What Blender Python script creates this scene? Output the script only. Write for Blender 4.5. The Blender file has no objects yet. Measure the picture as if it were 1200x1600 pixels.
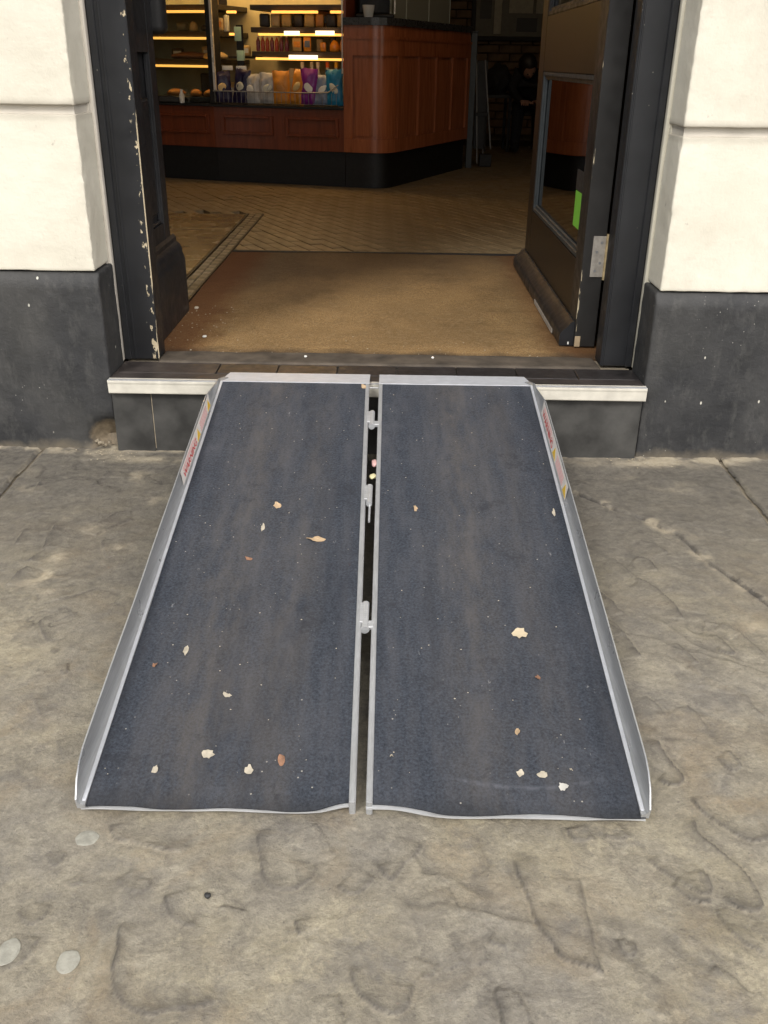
import bpy, bmesh, math, random
import numpy as np
from mathutils import Vector, Matrix, noise as mnoise

random.seed(7)
rng = np.random.default_rng(11)
S = bpy.context.scene
COL = S.collection
R = math.radians

# ---------------------------------------------------------------- camera, sky, sun, exposure
TH, YAW, ROLL, FPX = .4543, -.0056, .0138, 1443.1
cam_data = bpy.data.cameras.new('camera')
cam = bpy.data.objects.new('camera', cam_data)
COL.objects.link(cam)
fw = Vector((math.sin(YAW)*math.cos(TH), math.cos(YAW)*math.cos(TH), -math.sin(TH)))
rt = Vector((math.cos(YAW), -math.sin(YAW), 0))
up = rt.cross(fw)
rt2 = math.cos(ROLL)*rt + math.sin(ROLL)*up
up2 = -math.sin(ROLL)*rt + math.cos(ROLL)*up
mw = Matrix((rt2, up2, -fw)).transposed().to_4x4()
mw.translation = Vector((.0335, -2.1395, .8693))
cam.matrix_world = mw
cam_data.sensor_fit = 'VERTICAL'
cam_data.sensor_height = 24
cam_data.lens = FPX/1600*24
cam_data.clip_start = .02
cam_data.clip_end = 600
S.camera = cam

SUN_EL, SUN_AZ = R(42), R(-30)       # azimuth from straight behind the camera, to the left
W = bpy.data.worlds.new('World')
S.world = W
W.use_nodes = True
wn = W.node_tree.nodes
bg = wn['Background']
sky = wn.new('ShaderNodeTexSky')
sky.sky_type = 'NISHITA'
sky.sun_disc = False
sky.sun_elevation = SUN_EL
sky.sun_rotation = R(180) - SUN_AZ*-1
sky.air_density = 1.0
sky.dust_density = 4.0
sky.ozone_density = .6
hs = wn.new('ShaderNodeHueSaturation')
hs.inputs['Saturation'].default_value = .35      # overcast: a nearly neutral sky
W.node_tree.links.new(sky.outputs[0], hs.inputs['Color'])
W.node_tree.links.new(hs.outputs[0], bg.inputs[0])
bg.inputs[1].default_value = .12
sd = bpy.data.lights.new('sun', 'SUN')
sd.energy = 1.5
sd.angle = R(15)
sd.color = (1, .965, .91)
sun = bpy.data.objects.new('sun', sd)
COL.objects.link(sun)
sv = Vector((math.sin(SUN_AZ)*math.cos(SUN_EL), -math.cos(SUN_AZ)*math.cos(SUN_EL), math.sin(SUN_EL)))
sun.rotation_euler = sv.to_track_quat('Z', 'Y').to_euler()
S.view_settings.view_transform = 'Standard'
S.view_settings.look = 'None'
S.view_settings.exposure = .55
S.view_settings.gamma = 1
S.view_settings.use_curve_mapping = False
S.render.engine = 'CYCLES'
S.cycles.max_bounces = 8

# ---------------------------------------------------------------- helpers
def tag(o, label=None, cat=None, group=None, kind=None):
    if label: o['label'] = label
    if cat: o['category'] = cat
    if group: o['group'] = group
    if kind: o['kind'] = kind
    return o

def link(o, parent=None):
    COL.objects.link(o)
    if parent is not None:
        o.parent = parent
        o.matrix_parent_inverse = mat_of(parent).inverted()
    return o

def mat_of(o):
    m = Matrix.LocRotScale(o.location, o.rotation_euler, o.scale)
    if o.parent is not None:
        m = mat_of(o.parent) @ o.matrix_parent_inverse @ m
    return m

def thing(name, label, cat, loc=(0, 0, 0), group=None, kind=None):
    o = bpy.data.objects.new(name, None)
    o.location = loc
    o.empty_display_size = .05
    COL.objects.link(o)
    return tag(o, label, cat, group, kind)

class MB:
    """collects shapes into one mesh"""
    def __init__(s): s.bm = bmesh.new()
    def box(s, x0, x1, y0, y1, z0, z1, bev=0, T=None, seg=1):
        b = bmesh.new()
        bmesh.ops.create_cube(b, size=1)
        for v in b.verts:
            v.co = Vector(((x0+x1)/2+v.co.x*(x1-x0), (y0+y1)/2+v.co.y*(y1-y0), (z0+z1)/2+v.co.z*(z1-z0)))
        if bev: bmesh.ops.bevel(b, geom=b.edges[:], offset=bev, segments=seg, affect='EDGES', profile=.5)
        return s.add(b, T)
    def add(s, b, T=None):
        if T is not None:
            for v in b.verts: v.co = T(v.co) if callable(T) else T @ v.co
        me = bpy.data.meshes.new('tmp')
        b.to_mesh(me); b.free()
        s.bm.from_mesh(me)
        bpy.data.meshes.remove(me)
        return s
    def tube(s, pts, r, n=10, cap=True):
        b = bmesh.new()
        pts = [Vector(p) for p in pts]
        rs = r if isinstance(r, (list, tuple)) else [r]*len(pts)
        rings = []
        for i, p in enumerate(pts):
            d = (pts[min(i+1, len(pts)-1)]-pts[max(i-1, 0)]).normalized()
            a = d.orthogonal().normalized() if i == 0 else (prev - d*prev.dot(d)).normalized()
            prev = a
            c = d.cross(a)
            rings.append([b.verts.new(p+rs[i]*(a*math.cos(k*2*math.pi/n)+c*math.sin(k*2*math.pi/n))) for k in range(n)])
        for i in range(len(pts)-1):
            for k in range(n):
                b.faces.new((rings[i][k], rings[i][(k+1) % n], rings[i+1][(k+1) % n], rings[i+1][k]))
        if cap:
            b.faces.new(rings[0][::-1]); b.faces.new(rings[-1])
        return s.add(b)
    def lathe(s, prof, loc=(0, 0, 0), n=16):
        b = bmesh.new()
        rings = [[b.verts.new((loc[0]+r*math.cos(k*2*math.pi/n), loc[1]+r*math.sin(k*2*math.pi/n), loc[2]+z)) for k in range(n)] for r, z in prof]
        for i in range(len(prof)-1):
            for k in range(n):
                b.faces.new((rings[i][k], rings[i][(k+1) % n], rings[i+1][(k+1) % n], rings[i+1][k]))
        b.faces.new(rings[0][::-1]); b.faces.new(rings[-1])
        return s.add(b)
    def prism(s, prof, a0, a1, T=None):
        """prof: list of 2D points, swept from a0 to a1; T maps (p, q, a) to the world"""
        b = bmesh.new()
        A = [b.verts.new((p, q, a0)) for p, q in prof]
        B = [b.verts.new((p, q, a1)) for p, q in prof]
        n = len(prof)
        for i in range(n): b.faces.new((A[i], A[(i+1) % n], B[(i+1) % n], B[i]))
        b.faces.new(A[::-1]); b.faces.new(B)
        bmesh.ops.recalc_face_normals(b, faces=b.faces[:])
        return s.add(b, T)
    def build(s, name, mat, parent=None, smooth=0, T=None):
        if T is not None:
            for v in s.bm.verts: v.co = T(v.co)
        bmesh.ops.recalc_face_normals(s.bm, faces=s.bm.faces[:])
        me = bpy.data.meshes.new(name)
        s.bm.to_mesh(me); s.bm.free()
        me.materials.append(mat)
        o = bpy.data.objects.new(name, me)
        link(o, parent)
        if smooth:
            me.shade_smooth()
            me.set_sharp_from_angle(angle=R(smooth))
        return o

def bx(name, mat, parent, x0, x1, y0, y1, z0, z1, bev=0, seg=1, T=None, smooth=0):
    m = MB(); m.box(x0, x1, y0, y1, z0, z1, bev, seg=seg)
    return m.build(name, mat, parent, smooth=smooth, T=T)

# ---------------------------------------------------------------- node materials
class M:
    def __init__(s, name, rough=.6, metal=0, spec=.5):
        s.m = bpy.data.materials.new(name)
        s.m.use_nodes = True
        s.t = s.m.node_tree
        s.p = s.t.nodes['Principled BSDF']
        s.p.inputs['Roughness'].default_value = rough
        s.p.inputs['Metallic'].default_value = metal
        s.p.inputs['Specular IOR Level'].default_value = spec
        s.co = s.t.nodes.new('ShaderNodeTexCoord').outputs['Object']
    def n(s, t, **kw):
        nd = s.t.nodes.new('ShaderNode'+t)
        for k, v in kw.items(): setattr(nd, k, v)
        return nd
    def l(s, a, b): s.t.links.new(a, b)
    def setv(s, sock, v):
        if isinstance(v, bpy.types.NodeSocket): s.l(v, sock)
        else: sock.default_value = v
    def math(s, op, a, b=0, clamp=False):
        nd = s.n('Math', operation=op, use_clamp=clamp)
        s.setv(nd.inputs[0], a); s.setv(nd.inputs[1], b)
        return nd.outputs[0]
    def xyz(s):
        nd = s.n('SeparateXYZ'); s.l(s.co, nd.inputs[0])
        return nd.outputs
    def mapped(s, scale=(1, 1, 1), rot=(0, 0, 0), loc=(0, 0, 0)):
        nd = s.n('Mapping'); s.l(s.co, nd.inputs[0])
        nd.inputs['Scale'].default_value = scale
        nd.inputs['Rotation'].default_value = rot
        nd.inputs['Location'].default_value = loc
        return nd.outputs[0]
    def noise(s, scale, detail=4, rough=.55, vec=None, dist=0):
        nd = s.n('TexNoise')
        s.l(vec or s.co, nd.inputs['Vector'])
        nd.inputs['Scale'].default_value = scale
        nd.inputs['Detail'].default_value = detail
        nd.inputs['Roughness'].default_value = rough
        nd.inputs['Distortion'].default_value = dist
        return nd.outputs[0]
    def vor(s, scale, feature='F1', vec=None, out='Distance'):
        nd = s.n('TexVoronoi', feature=feature)
        s.l(vec or s.co, nd.inputs['Vector'])
        nd.inputs['Scale'].default_value = scale
        return nd.outputs[out]
    def rng(s, v, a, b, c=0., d=1.):
        nd = s.n('MapRange'); nd.clamp = True
        s.setv(nd.inputs[0], v)
        for i, x in enumerate((a, b, c, d)): nd.inputs[i+1].default_value = x
        return nd.outputs[0]
    def mix(s, f, a, b, mode='MIX'):
        nd = s.n('Mix', data_type='RGBA', blend_type=mode)
        s.setv(nd.inputs[0], f)
        for sock, v in ((nd.inputs[6], a), (nd.inputs[7], b)):
            if isinstance(v, tuple) and len(v) == 3: v = (*v, 1)
            s.setv(sock, v)
        return nd.outputs[2]
    def col(s, c):
        if isinstance(c, tuple): c = (*c, 1)
        s.setv(s.p.inputs['Base Color'], c)
        return s
    def rough(s, v): s.setv(s.p.inputs['Roughness'], v); return s
    def bump(s, h, strength=.4, dist=.002, prev=None):
        nd = s.n('Bump')
        nd.inputs['Strength'].default_value = strength
        nd.inputs['Distance'].default_value = dist
        s.l(h, nd.inputs['Height'])
        if prev is not None: s.l(prev, nd.inputs['Normal'])
        s.l(nd.outputs[0], s.p.inputs['Normal'])
        return nd.outputs[0]
    def attr(s, name):
        nd = s.n('Attribute'); nd.attribute_name = name
        return nd.outputs['Fac']

def plain(name, c, rough=.6, metal=0, var=.12, scale=30, bump=0, spec=.5):
    m = M(name, rough, metal, spec)
    f = m.noise(scale, 4)
    lo = tuple(x*(1-var) for x in c); hi = tuple(min(1, x*(1+var)) for x in c)
    m.col(m.mix(m.rng(f, .3, .7), lo, hi))
    m.rough(m.rng(m.noise(scale*2.3, 3), .3, .7, max(0, rough-.08), min(1, rough+.08)))
    if bump: m.bump(m.noise(scale*3, 4), bump, .001)
    return m.m

def emit(name, c, s):
    m = M(name)
    m.p.inputs['Emission Color'].default_value = (*c, 1)
    m.p.inputs['Emission Strength'].default_value = s
    m.col(c)
    return m

# York stone
def m_stone():
    m = M('york_stone', .85, spec=.5)
    x = m.xyz()
    big = m.noise(2.6, 5, .6)
    mid = m.noise(11, 6, .65, dist=.6)
    fine = m.noise(70, 6, .7)
    vfine = m.noise(420, 3, .7)
    a = m.mix(m.rng(mid, .36, .64), (.305, .268, .188), (.47, .415, .295))
    a = m.mix(m.rng(big, .42, .62), a, m.mix(m.rng(fine, .3, .7), (.255, .235, .2), (.34, .31, .255)))
    cr1 = m.noise(21, 9, .72, dist=.35)
    a = m.mix(m.rng(cr1, .485, .53, 0, .38), a, (.15, .135, .115))
    a = m.mix(m.rng(m.noise(34, 8, .75, vec=m.mapped(loc=(2, 9, 3))), .55, .60, 0, .38), a, (.44, .40, .31))
    # brown iron patches and grey lichen-like patches
    a = m.mix(m.math('MULTIPLY', m.rng(m.noise(5.5, 5, .6, dist=1), .52, .68), .55), a, (.30, .225, .13))
    a = m.mix(m.math('MULTIPLY', m.rng(m.noise(8.1, 6, .7, vec=m.mapped(loc=(3, 5, 1))), .55, .66), .6), a, (.17, .16, .15))
    # shade of wall and ramp painted in, with some grime, towards the building
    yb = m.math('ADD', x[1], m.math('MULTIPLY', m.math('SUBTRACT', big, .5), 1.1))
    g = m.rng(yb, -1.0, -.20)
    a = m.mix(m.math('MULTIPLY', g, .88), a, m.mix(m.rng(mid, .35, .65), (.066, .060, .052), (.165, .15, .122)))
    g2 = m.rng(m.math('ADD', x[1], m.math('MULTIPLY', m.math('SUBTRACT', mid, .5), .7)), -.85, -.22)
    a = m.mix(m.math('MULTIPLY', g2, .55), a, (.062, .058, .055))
    a = m.mix(m.rng(fine, .35, .7, 0, .32), a, (.42, .38, .30))
    a = m.mix(m.rng(m.noise(150, 4, .7, vec=m.mapped(loc=(1, 2, 8))), .42, .62, 0, .32), a, (.13, .115, .095))
    a = m.mix(m.rng(vfine, .35, .65, 0, .24), a, (.11, .098, .08))
    # dirt in crevices, dark bands along the raised side of ledges
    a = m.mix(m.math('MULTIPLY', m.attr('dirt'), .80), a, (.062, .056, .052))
    a = m.mix(m.math('MULTIPLY', m.attr('sand'), .8), a, m.mix(fine, (.38, .31, .2), (.55, .49, .38)))  # sand, and the painted highlight beside the ledges
    sp = m.rng(m.noise(160, 2, .5), .68, .74)
    a = m.mix(m.math('MULTIPLY', sp, .45), a, (.09, .08, .07))
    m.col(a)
    m.rough(m.rng(cr1, .35, .65, .5, .82))
    b = m.bump(m.noise(26, 8, .68), .75, .006)
    b = m.bump(cr1, .6, .005, b)
    b = m.bump(fine, .6, .0018, b)
    m.bump(vfine, .5, .0006, b)
    return m.m

def m_render_white():
    m = M('cream_masonry_paint', .65, spec=.3)
    a = m.mix(m.rng(m.noise(4, 5, .6), .35, .65), (.66, .625, .52), (.745, .71, .605))
    st = m.noise(6, 5, .6, vec=m.mapped((1, 1, .35)))
    a = m.mix(m.rng(st, .55, .75, 0, .45), a, (.62, .57, .46))
    a = m.mix(m.rng(m.noise(28, 4, .6), .68, .74, 0, .6), a, (.38, .34, .28))
    a = m.mix(m.rng(m.noise(2.6, 7, .72, dist=.5), .48, .66, 0, .38), a, (.47, .43, .35))
    a = m.mix(m.rng(m.noise(75, 3, .7), .62, .72, 0, .3), a, (.55, .5, .4))
    # drips of grey under the recessed joint are real dirt lines
    a = m.mix(m.math('MULTIPLY', m.attr('dirt'), .85), a, (.36, .32, .26))
    m.col(a)
    b = m.bump(m.noise(10, 7, .62), .6, .007)
    m.bump(m.noise(120, 5, .65), .45, .0012, b)
    return m.m

def m_black_masonry():
    m = M('black_masonry_paint', .62, spec=.35)
    a = m.mix(m.rng(m.noise(9, 5, .6), .3, .7), (.020, .021, .023), (.046, .046, .047))
    a = m.mix(m.rng(m.noise(3.2, 4, .6, vec=m.mapped((1, 1, .5))), .5, .7, 0, .6), a, (.070, .068, .063))
    a = m.mix(m.rng(m.noise(45, 5, .7, vec=m.mapped((1, 1, .4))), .5, .68, 0, .45), a, (.085, .083, .078))
    x = m.xyz()
    a = m.mix(m.rng(m.math('ADD', x[2], m.math('MULTIPLY', m.noise(20), .06)), .045, .02, 0, .9), a, (.14, .12, .09))
    # flecks of cream paint, taller than wide
    v = m.vor(34, vec=m.mapped((1, 1, .55)))
    pick = m.rng(m.vor(34, vec=m.mapped((1, 1, .55)), out='Color'), .0, 1)
    msk = m.math('MULTIPLY', m.rng(v, .10, .07), m.rng(m.noise(9, 2), .5, .56))
    a = m.mix(msk, a, (.6, .58, .5))
    v2 = m.vor(90, vec=m.mapped((1, 1, .7)))
    a = m.mix(m.math('MULTIPLY', m.rng(v2, .10, .06), m.rng(m.noise(5, 3, vec=m.mapped(loc=(2, 7, 4))), .52, .6)), a, (.4, .39, .35))
    # bare rubble where the paint and plaster broke away at the foot
    dx = m.math('MULTIPLY', m.math('ADD', x[0], .665), 1.0)
    dz = m.math('SUBTRACT', x[2], .02)
    d = m.math('SQRT', m.math('ADD', m.math('POWER', dx, 2), m.math('POWER', dz, 2)))
    d = m.math('ADD', d, m.math('MULTIPLY', m.math('SUBTRACT', m.noise(40), .5), .02))
    a = m.mix(m.rng(d, .048, .036), a, m.mix(m.noise(90), (.07, .055, .04), (.30, .24, .16)))
    m.col(a)
    b = m.bump(m.noise(11, 7, .66), .8, .008)
    m.bump(m.noise(110, 4, .65), .55, .0014, b)
    return m.m

def m_grip():
    m = M('grip_tape', .8, spec=.35)
    x = m.xyz()
    sl = m.mapped((1, .05, 1))
    a = m.mix(m.rng(m.noise(260, 2, .7), .3, .7), (.018, .0225, .031), (.058, .067, .086))
    a = m.mix(m.rng(m.noise(38, 4, .65, vec=sl), .42, .72, 0, .42), a, (.095, .095, .105))
    a = m.mix(m.rng(m.noise(16, 3, .6, vec=m.mapped((1, .04, 1), loc=(5, 1, 0))), .50, .72, 0, .5), a, (.022, .025, .033))
    for cx, wd, kk in ((-.235, .10, .42), (-.12, .05, .3), (.17, .09, .42), (.27, .05, .25)):
        band = m.math('ABSOLUTE', m.math('SUBTRACT', x[0], cx))
        band = m.math('ADD', band, m.math('MULTIPLY', m.math('SUBTRACT', m.noise(7, 3, vec=sl), .5), .10))
        a = m.mix(m.math('MULTIPLY', m.math('MULTIPLY', m.rng(band, wd, .0), kk), m.rng(m.noise(30, 4, .7, vec=m.mapped((1, .25, 1))), .3, .6)), a, (.125, .108, .092))
    a = m.mix(m.rng(m.noise(9, 6, .75), .56, .72, 0, .35), a, (.10, .105, .12))
    a = m.mix(m.rng(m.noise(13, 6, .8, vec=m.mapped(loc=(9, 2, 0))), .58, .66, 0, .5), a, (.020, .022, .028))
    # dark wet grime at the foot, and a pale scrape across the right panel
    a = m.mix(m.math('MULTIPLY', m.rng(m.math('ADD', x[1], m.math('MULTIPLY', m.noise(7), .06)), -1.195, -1.235), .75), a, (.014, .014, .015))
    arc = m.math('ABSOLUTE', m.math('SUBTRACT', m.math('ADD', x[1], m.math('MULTIPLY', m.math('POWER', m.math('SUBTRACT', x[0], .22), 2), -1.6)), -1.213))
    a = m.mix(m.math('MULTIPLY', m.math('MULTIPLY', m.rng(arc, .005, .001), m.rng(m.math('ABSOLUTE', m.math('SUBTRACT', x[0], .22)), .11, .08)), m.rng(m.noise(60), .40, .65, 0, .4)), a, (.16, .17, .20))
    # pale scuffs and flecks
    a = m.mix(m.rng(m.noise(55, 4, .75, vec=m.mapped((1, .35, 1), loc=(1, 1, 1))), .69, .74, 0, .55), a, (.27, .27, .27))
    v = m.vor(60); a = m.mix(m.math('MULTIPLY', m.rng(v, .09, .05), m.rng(m.noise(17, 2), .55, .6)), a, (.35, .33, .29))
    m.col(a)
    b = m.bump(m.noise(700, 2, .8), .8, .0009)
    m.bump(m.noise(9, 4), .2, .003, b)
    return m.m

def m_alu(name='worn_aluminium', c=(.55, .56, .57), rough=.38, streak=(1, 30, 30), met=.35):
    m = M(name, rough, met)
    n = m.noise(14, 5, .6, vec=m.mapped(streak))
    a = m.mix(m.rng(n, .3, .7), tuple(v*.78 for v in c), c)
    dirt = m.rng(m.noise(9, 4, .6), .5, .75)
    a = m.mix(m.math('MULTIPLY', dirt, .3), a, (.25, .24, .22))
    m.col(a)
    m.rough(m.rng(m.noise(15, 3), .3, .7, rough-.1, rough+.2))
    return m.m

def m_blackpaint(name='black_gloss_paint', c=(.012, .0125, .014), wear=None, rough=.38):
    m = M(name, rough, spec=.4)
    a = m.mix(m.rng(m.noise(6, 5), .3, .7), c, tuple(v*1.7 for v in c))
    x = m.xyz()
    v = m.vor(70, vec=m.mapped((1, 1, .7)))
    a = m.mix(m.math('MULTIPLY', m.rng(v, .09, .05), m.rng(m.noise(11, 2), .6, .66)), a, (.3, .28, .23))
    if wear:
        for ax, lo, hi, th, zs, ymax in wear:
            c0 = (lo+hi)/2; hw = (hi-lo)/2
            e = m.math('ABSOLUTE', m.math('SUBTRACT', x[ax], c0))
            nn = m.noise(1, 5, .6, vec=m.mapped((95, 95, zs)))
            low = m.rng(x[2], .18, 1.1, .055, 0)      # more chips low down
            msk = m.math('MULTIPLY', m.rng(e, hw, hw*.8), m.rng(m.math('ADD', nn, low), th, th+.015))
            msk = m.math('MULTIPLY', msk, m.rng(x[1], ymax, ymax-.001))
            a = m.mix(msk, a, m.mix(m.noise(60), (.42, .33, .2), (.7, .62, .45)))
    m.col(a)
    m.rough(m.rng(m.noise(30, 4), .3, .7, rough-.1, rough+.15))
    m.bump(m.noise(25, 5), .25, .002)
    return m.m

def m_wood(name, dark, light, rough=.3, scale=(14, 14, 1.2), coat=.3):
    m = M(name, rough)
    n = m.noise(3, 6, .6, vec=m.mapped(scale), dist=.8)
    a = m.mix(m.rng(n, .3, .7), dark, light)
    m.col(a)
    m.p.inputs['Coat Weight'].default_value = coat
    m.p.inputs['Coat Roughness'].default_value = .15
    m.bump(n, .08, .001)
    return m.m

def m_mat():
    m = M('coir_matting', .95, spec=.1)
    a = m.mix(m.rng(m.noise(260, 3, .7), .3, .7), (.17, .100, .042), (.54, .35, .16))
    w = m.noise(2.1, 4, .6, dist=.4)
    a = m.mix(m.rng(w, .42, .64, 0, .45), a, (.12, .080, .042))
    a = m.mix(m.rng(m.noise(7, 6, .65), .5, .75, 0, .4), a, (.085, .055, .030))
    a = m.mix(m.rng(m.noise(60, 4, .7), .5, .7, 0, .35), a, (.45, .34, .20))
    x = m.xyz()
    x0_ = m.xyz()
    tr = m.math('ADD', m.math('ADD', x0_[1], m.math('MULTIPLY', x0_[0], -.45)), m.math('MULTIPLY', m.math('SUBTRACT', m.noise(3.2, 5, .65), .5), .9))
    a = m.mix(m.rng(tr, .75, 1.35, 0, .60), a, (.085, .060, .042))
    # rust red at the outer end, black dirt at the sill
    e = m.math('ADD', m.math('ABSOLUTE', x[0]), m.math('MULTIPLY', m.noise(14), .08))
    a = m.mix(m.rng(e, .46, .56, 0, .65), a, (.13, .045, .018))
    f = m.math('ADD', x[1], m.math('MULTIPLY', m.noise(9, 5), .16))
    a = m.mix(m.rng(f, .33, .27, 0, .85), a, (.05, .04, .032))
    m.col(a)
    b = m.bump(m.noise(500, 3, .8), .9, .004)
    m.bump(m.noise(9, 4), .4, .006, b)
    return m.m

def m_floor(name, lo, hi, rough):
    m = M(name, rough, spec=.4)
    oi = m.n('ObjectInfo').outputs['Random']
    a = m.mix(oi, lo, hi)
    a = m.mix(m.rng(m.noise(16, 5), .35, .65, 0, .6), a, tuple(v*.6 for v in lo))
    m.col(a)
    m.rough(m.rng(m.noise(9, 4), .3, .7, rough-.1, rough+.15))
    m.bump(m.noise(60, 4), .3, .001)
    return m.m

MT = dict(
    lip=plain('foot_highlight_aluminium', (.66, .68, .72), .4, .25, var=.08, scale=40),
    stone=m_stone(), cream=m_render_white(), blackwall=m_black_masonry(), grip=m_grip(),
    alu=m_alu(), alu_side=m_alu('side_aluminium', (.48, .49, .50), .42, (30, 1, 30)),
    alu_flange=m_alu('flange_aluminium', (.46, .47, .48), .33, (30, 1, 30), .5),
    dark_alu=m_alu('dirty_aluminium', (.30, .30, .30), .55),
    paint=m_blackpaint(),
    frame_l=m_blackpaint('chipped_frame_paint', wear=[(0, -.5588, -.5555, .50, 7, .1432), (0, -.573, -.5572, .635, 48, .142)]),
    door_edge=m_blackpaint('door_paint', (.018, .017, .016), wear=[(0, .5205, .5262, .62, 14, .2925)]),
    doorface=m_wood('dark_varnished_door', (.009, .006, .004), (.020, .012, .007), .4, coat=0),
    trim=plain('cream_trim_paint', (.66, .62, .51), .5, var=.08, scale=12, bump=.3),
    trim_grey=plain('grey_trim_paint', (.60, .56, .49), .5, var=.1, scale=12, bump=.3),  # slightly greyer cream, for the left trim and the wall core
    grout=plain('sandy_grout', (.26, .22, .16), .95, var=.3, scale=60, bump=.6),
    tile=plain('black_quarry_tile', (.028, .025, .025), .4, var=.35, scale=22, bump=.3),
    tread=plain('worn_dark_tread', (.042, .035, .032), .5, var=.4, scale=14, bump=.3),
    riser=plain('grey_black_riser_tile', (.046, .045, .042), .6, var=.5, scale=14, bump=.8),
    sill=plain('dirty_threshold_stone', (.075, .060, .045), .8, var=.5, scale=16, bump=.6),
    nosing=plain('cream_painted_nosing', (.62, .59, .51), .5, var=.14, scale=24, bump=.25),
    mat=m_mat(),
    block=m_floor('oak_block', (.21, .155, .088), (.30, .225, .130), .5),
    border=m_floor('mosaic_border', (.15, .115, .065), (.32, .26, .17), .5),
    slick=m_floor('polished_floor_slab', (.32, .23, .11), (.38, .27, .13), .2),
    floorbase=plain('dark_floor_joint', (.095, .070, .038), .8),
    mahogany=m_wood('red_mahogany', (.23, .066, .024), (.40, .125, .048), .25),
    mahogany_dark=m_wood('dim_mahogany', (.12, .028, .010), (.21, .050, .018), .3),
    plinth=plain('black_kick_plinth', (.005, .005, .005), .55, var=.3),
    slate=plain('dark_counter_slab', (.035, .035, .035), .3, var=.3),
    blackmetal=plain('black_metal', (.009, .009, .010), .6, var=.2),
    greymetal=plain('grey_blue_post_paint', (.034, .041, .045), .45, var=.15),
    chrome=m_alu('bright_rail', (.85, .82, .76), .2, (40, 40, 1)),
    olive=plain('cabinet_back_panel', (.50, .45, .27), .6, var=.15, scale=8),
    shelf=plain('dark_shelf', (.03, .022, .015), .5),
    brick=plain('dim_old_brick', (.13, .085, .05), .9, var=.4, scale=9, bump=.5),
    plaster=plain('dark_shop_wall', (.05, .038, .026), .85, var=.3, scale=3),
    white=plain('white_card', (.78, .77, .72), .6, var=.03),
    skin=plain('skin', (.42, .23, .16), .55, var=.1, scale=60),
    coat=plain('black_coat', (.012, .012, .014), .9, var=.3, scale=60, bump=.4),
    hair=plain('dark_hair', (.014, .010, .008), .5, var=.3, scale=90),
    road=plain('asphalt', (.05, .05, .05), .9, var=.25, scale=40, bump=.6),
    gum=plain('flattened_gum', (.34, .33, .28), .75, var=.22, scale=90, bump=.5),
    red=plain('red_print', (.62, .03, .035), .5, var=.05),
    yellow=plain('yellow_print', (.78, .50, .03), .5, var=.05),
    pink=plain('faded_red_print', (.70, .36, .36), .5, var=.05),
    sticker=plain('white_sticker', (.74, .70, .66), .45, var=.06, scale=50),
    blackink=plain('black_print', (.03, .03, .03), .5),
    green=plain('green_sticker', (.20, .55, .06), .5, var=.05),
    hinge=plain('painted_hinge_leaf', (.34, .31, .27), .55, var=.25, scale=60, bump=.4),
    brass=plain('worn_brass', (.55, .43, .24), .4, .5, var=.25, scale=60),
    rubber=plain('black_rubber', (.02, .02, .021), .7),
)
def flat(name, c, rough=.5, **k):
    if name not in MT: MT[name] = plain(name, c, rough, **k)
    return MT[name]
MT['strip'] = emit('warm_led_strip', (1, .47, .09), 1.15).m
MT['cabinet_fill'] = emit('added_cabinet_glow', (1, .60, .22), 16).m  # for the unseen strips added to brighten the cabinets
MT['lampglow'] = emit('warm_lamp_glass', (1, .66, .34), 16).m
MT['tube'] = emit('white_emissive_ticket', (1, .80, .50), 1.6).m  # emission stands in for strong light on the white price tickets
def m_glass(name, tint=(.9, .92, .9), alpha=.0, frost=0):
    m = M(name)
    t = m.t
    fr = m.n('Fresnel'); fr.inputs['IOR'].default_value = 1.52
    gl = m.n('BsdfGlossy'); gl.inputs['Roughness'].default_value = .015
    tr = m.n('BsdfTransparent'); tr.inputs[0].default_value = (*tint, 1)
    mx = m.n('MixShader')
    f = m.math('MULTIPLY', fr.outputs[0], 1.6, clamp=True)
    m.l(f, mx.inputs[0]); m.l(tr.outputs[0], mx.inputs[1]); m.l(gl.outputs[0], mx.inputs[2])
    out = [n for n in t.nodes if n.type == 'OUTPUT_MATERIAL'][0]
    if frost:
        df = m.n('BsdfTranslucent'); df.inputs[0].default_value = (.5, .5, .42, 1)
        d2 = m.n('BsdfDiffuse'); d2.inputs[0].default_value = (.42, .42, .35, 1)
        ad = m.n('MixShader'); ad.inputs[0].default_value = .5
        m.l(df.outputs[0], ad.inputs[1]); m.l(d2.outputs[0], ad.inputs[2])
        m2 = m.n('MixShader'); m2.inputs[0].default_value = frost
        m.l(mx.outputs[0], m2.inputs[1]); m.l(ad.outputs[0], m2.inputs[2])
        m.l(m2.outputs[0], out.inputs[0])
    else:
        m.l(mx.outputs[0], out.inputs[0])
    return m.m
MT['glass'] = m_glass('clear_glass')
MT['doorglass'] = m_glass('door_glass', (.35, .33, .28))
MT['frosted'] = m_glass('frosted_glass', frost=.75)
MT['glassedge'] = plain('bright_glass_edge', (.62, .66, .58), .3, var=.05)

FZ = .179       # floor level inside, and the top of the doorstep

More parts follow.
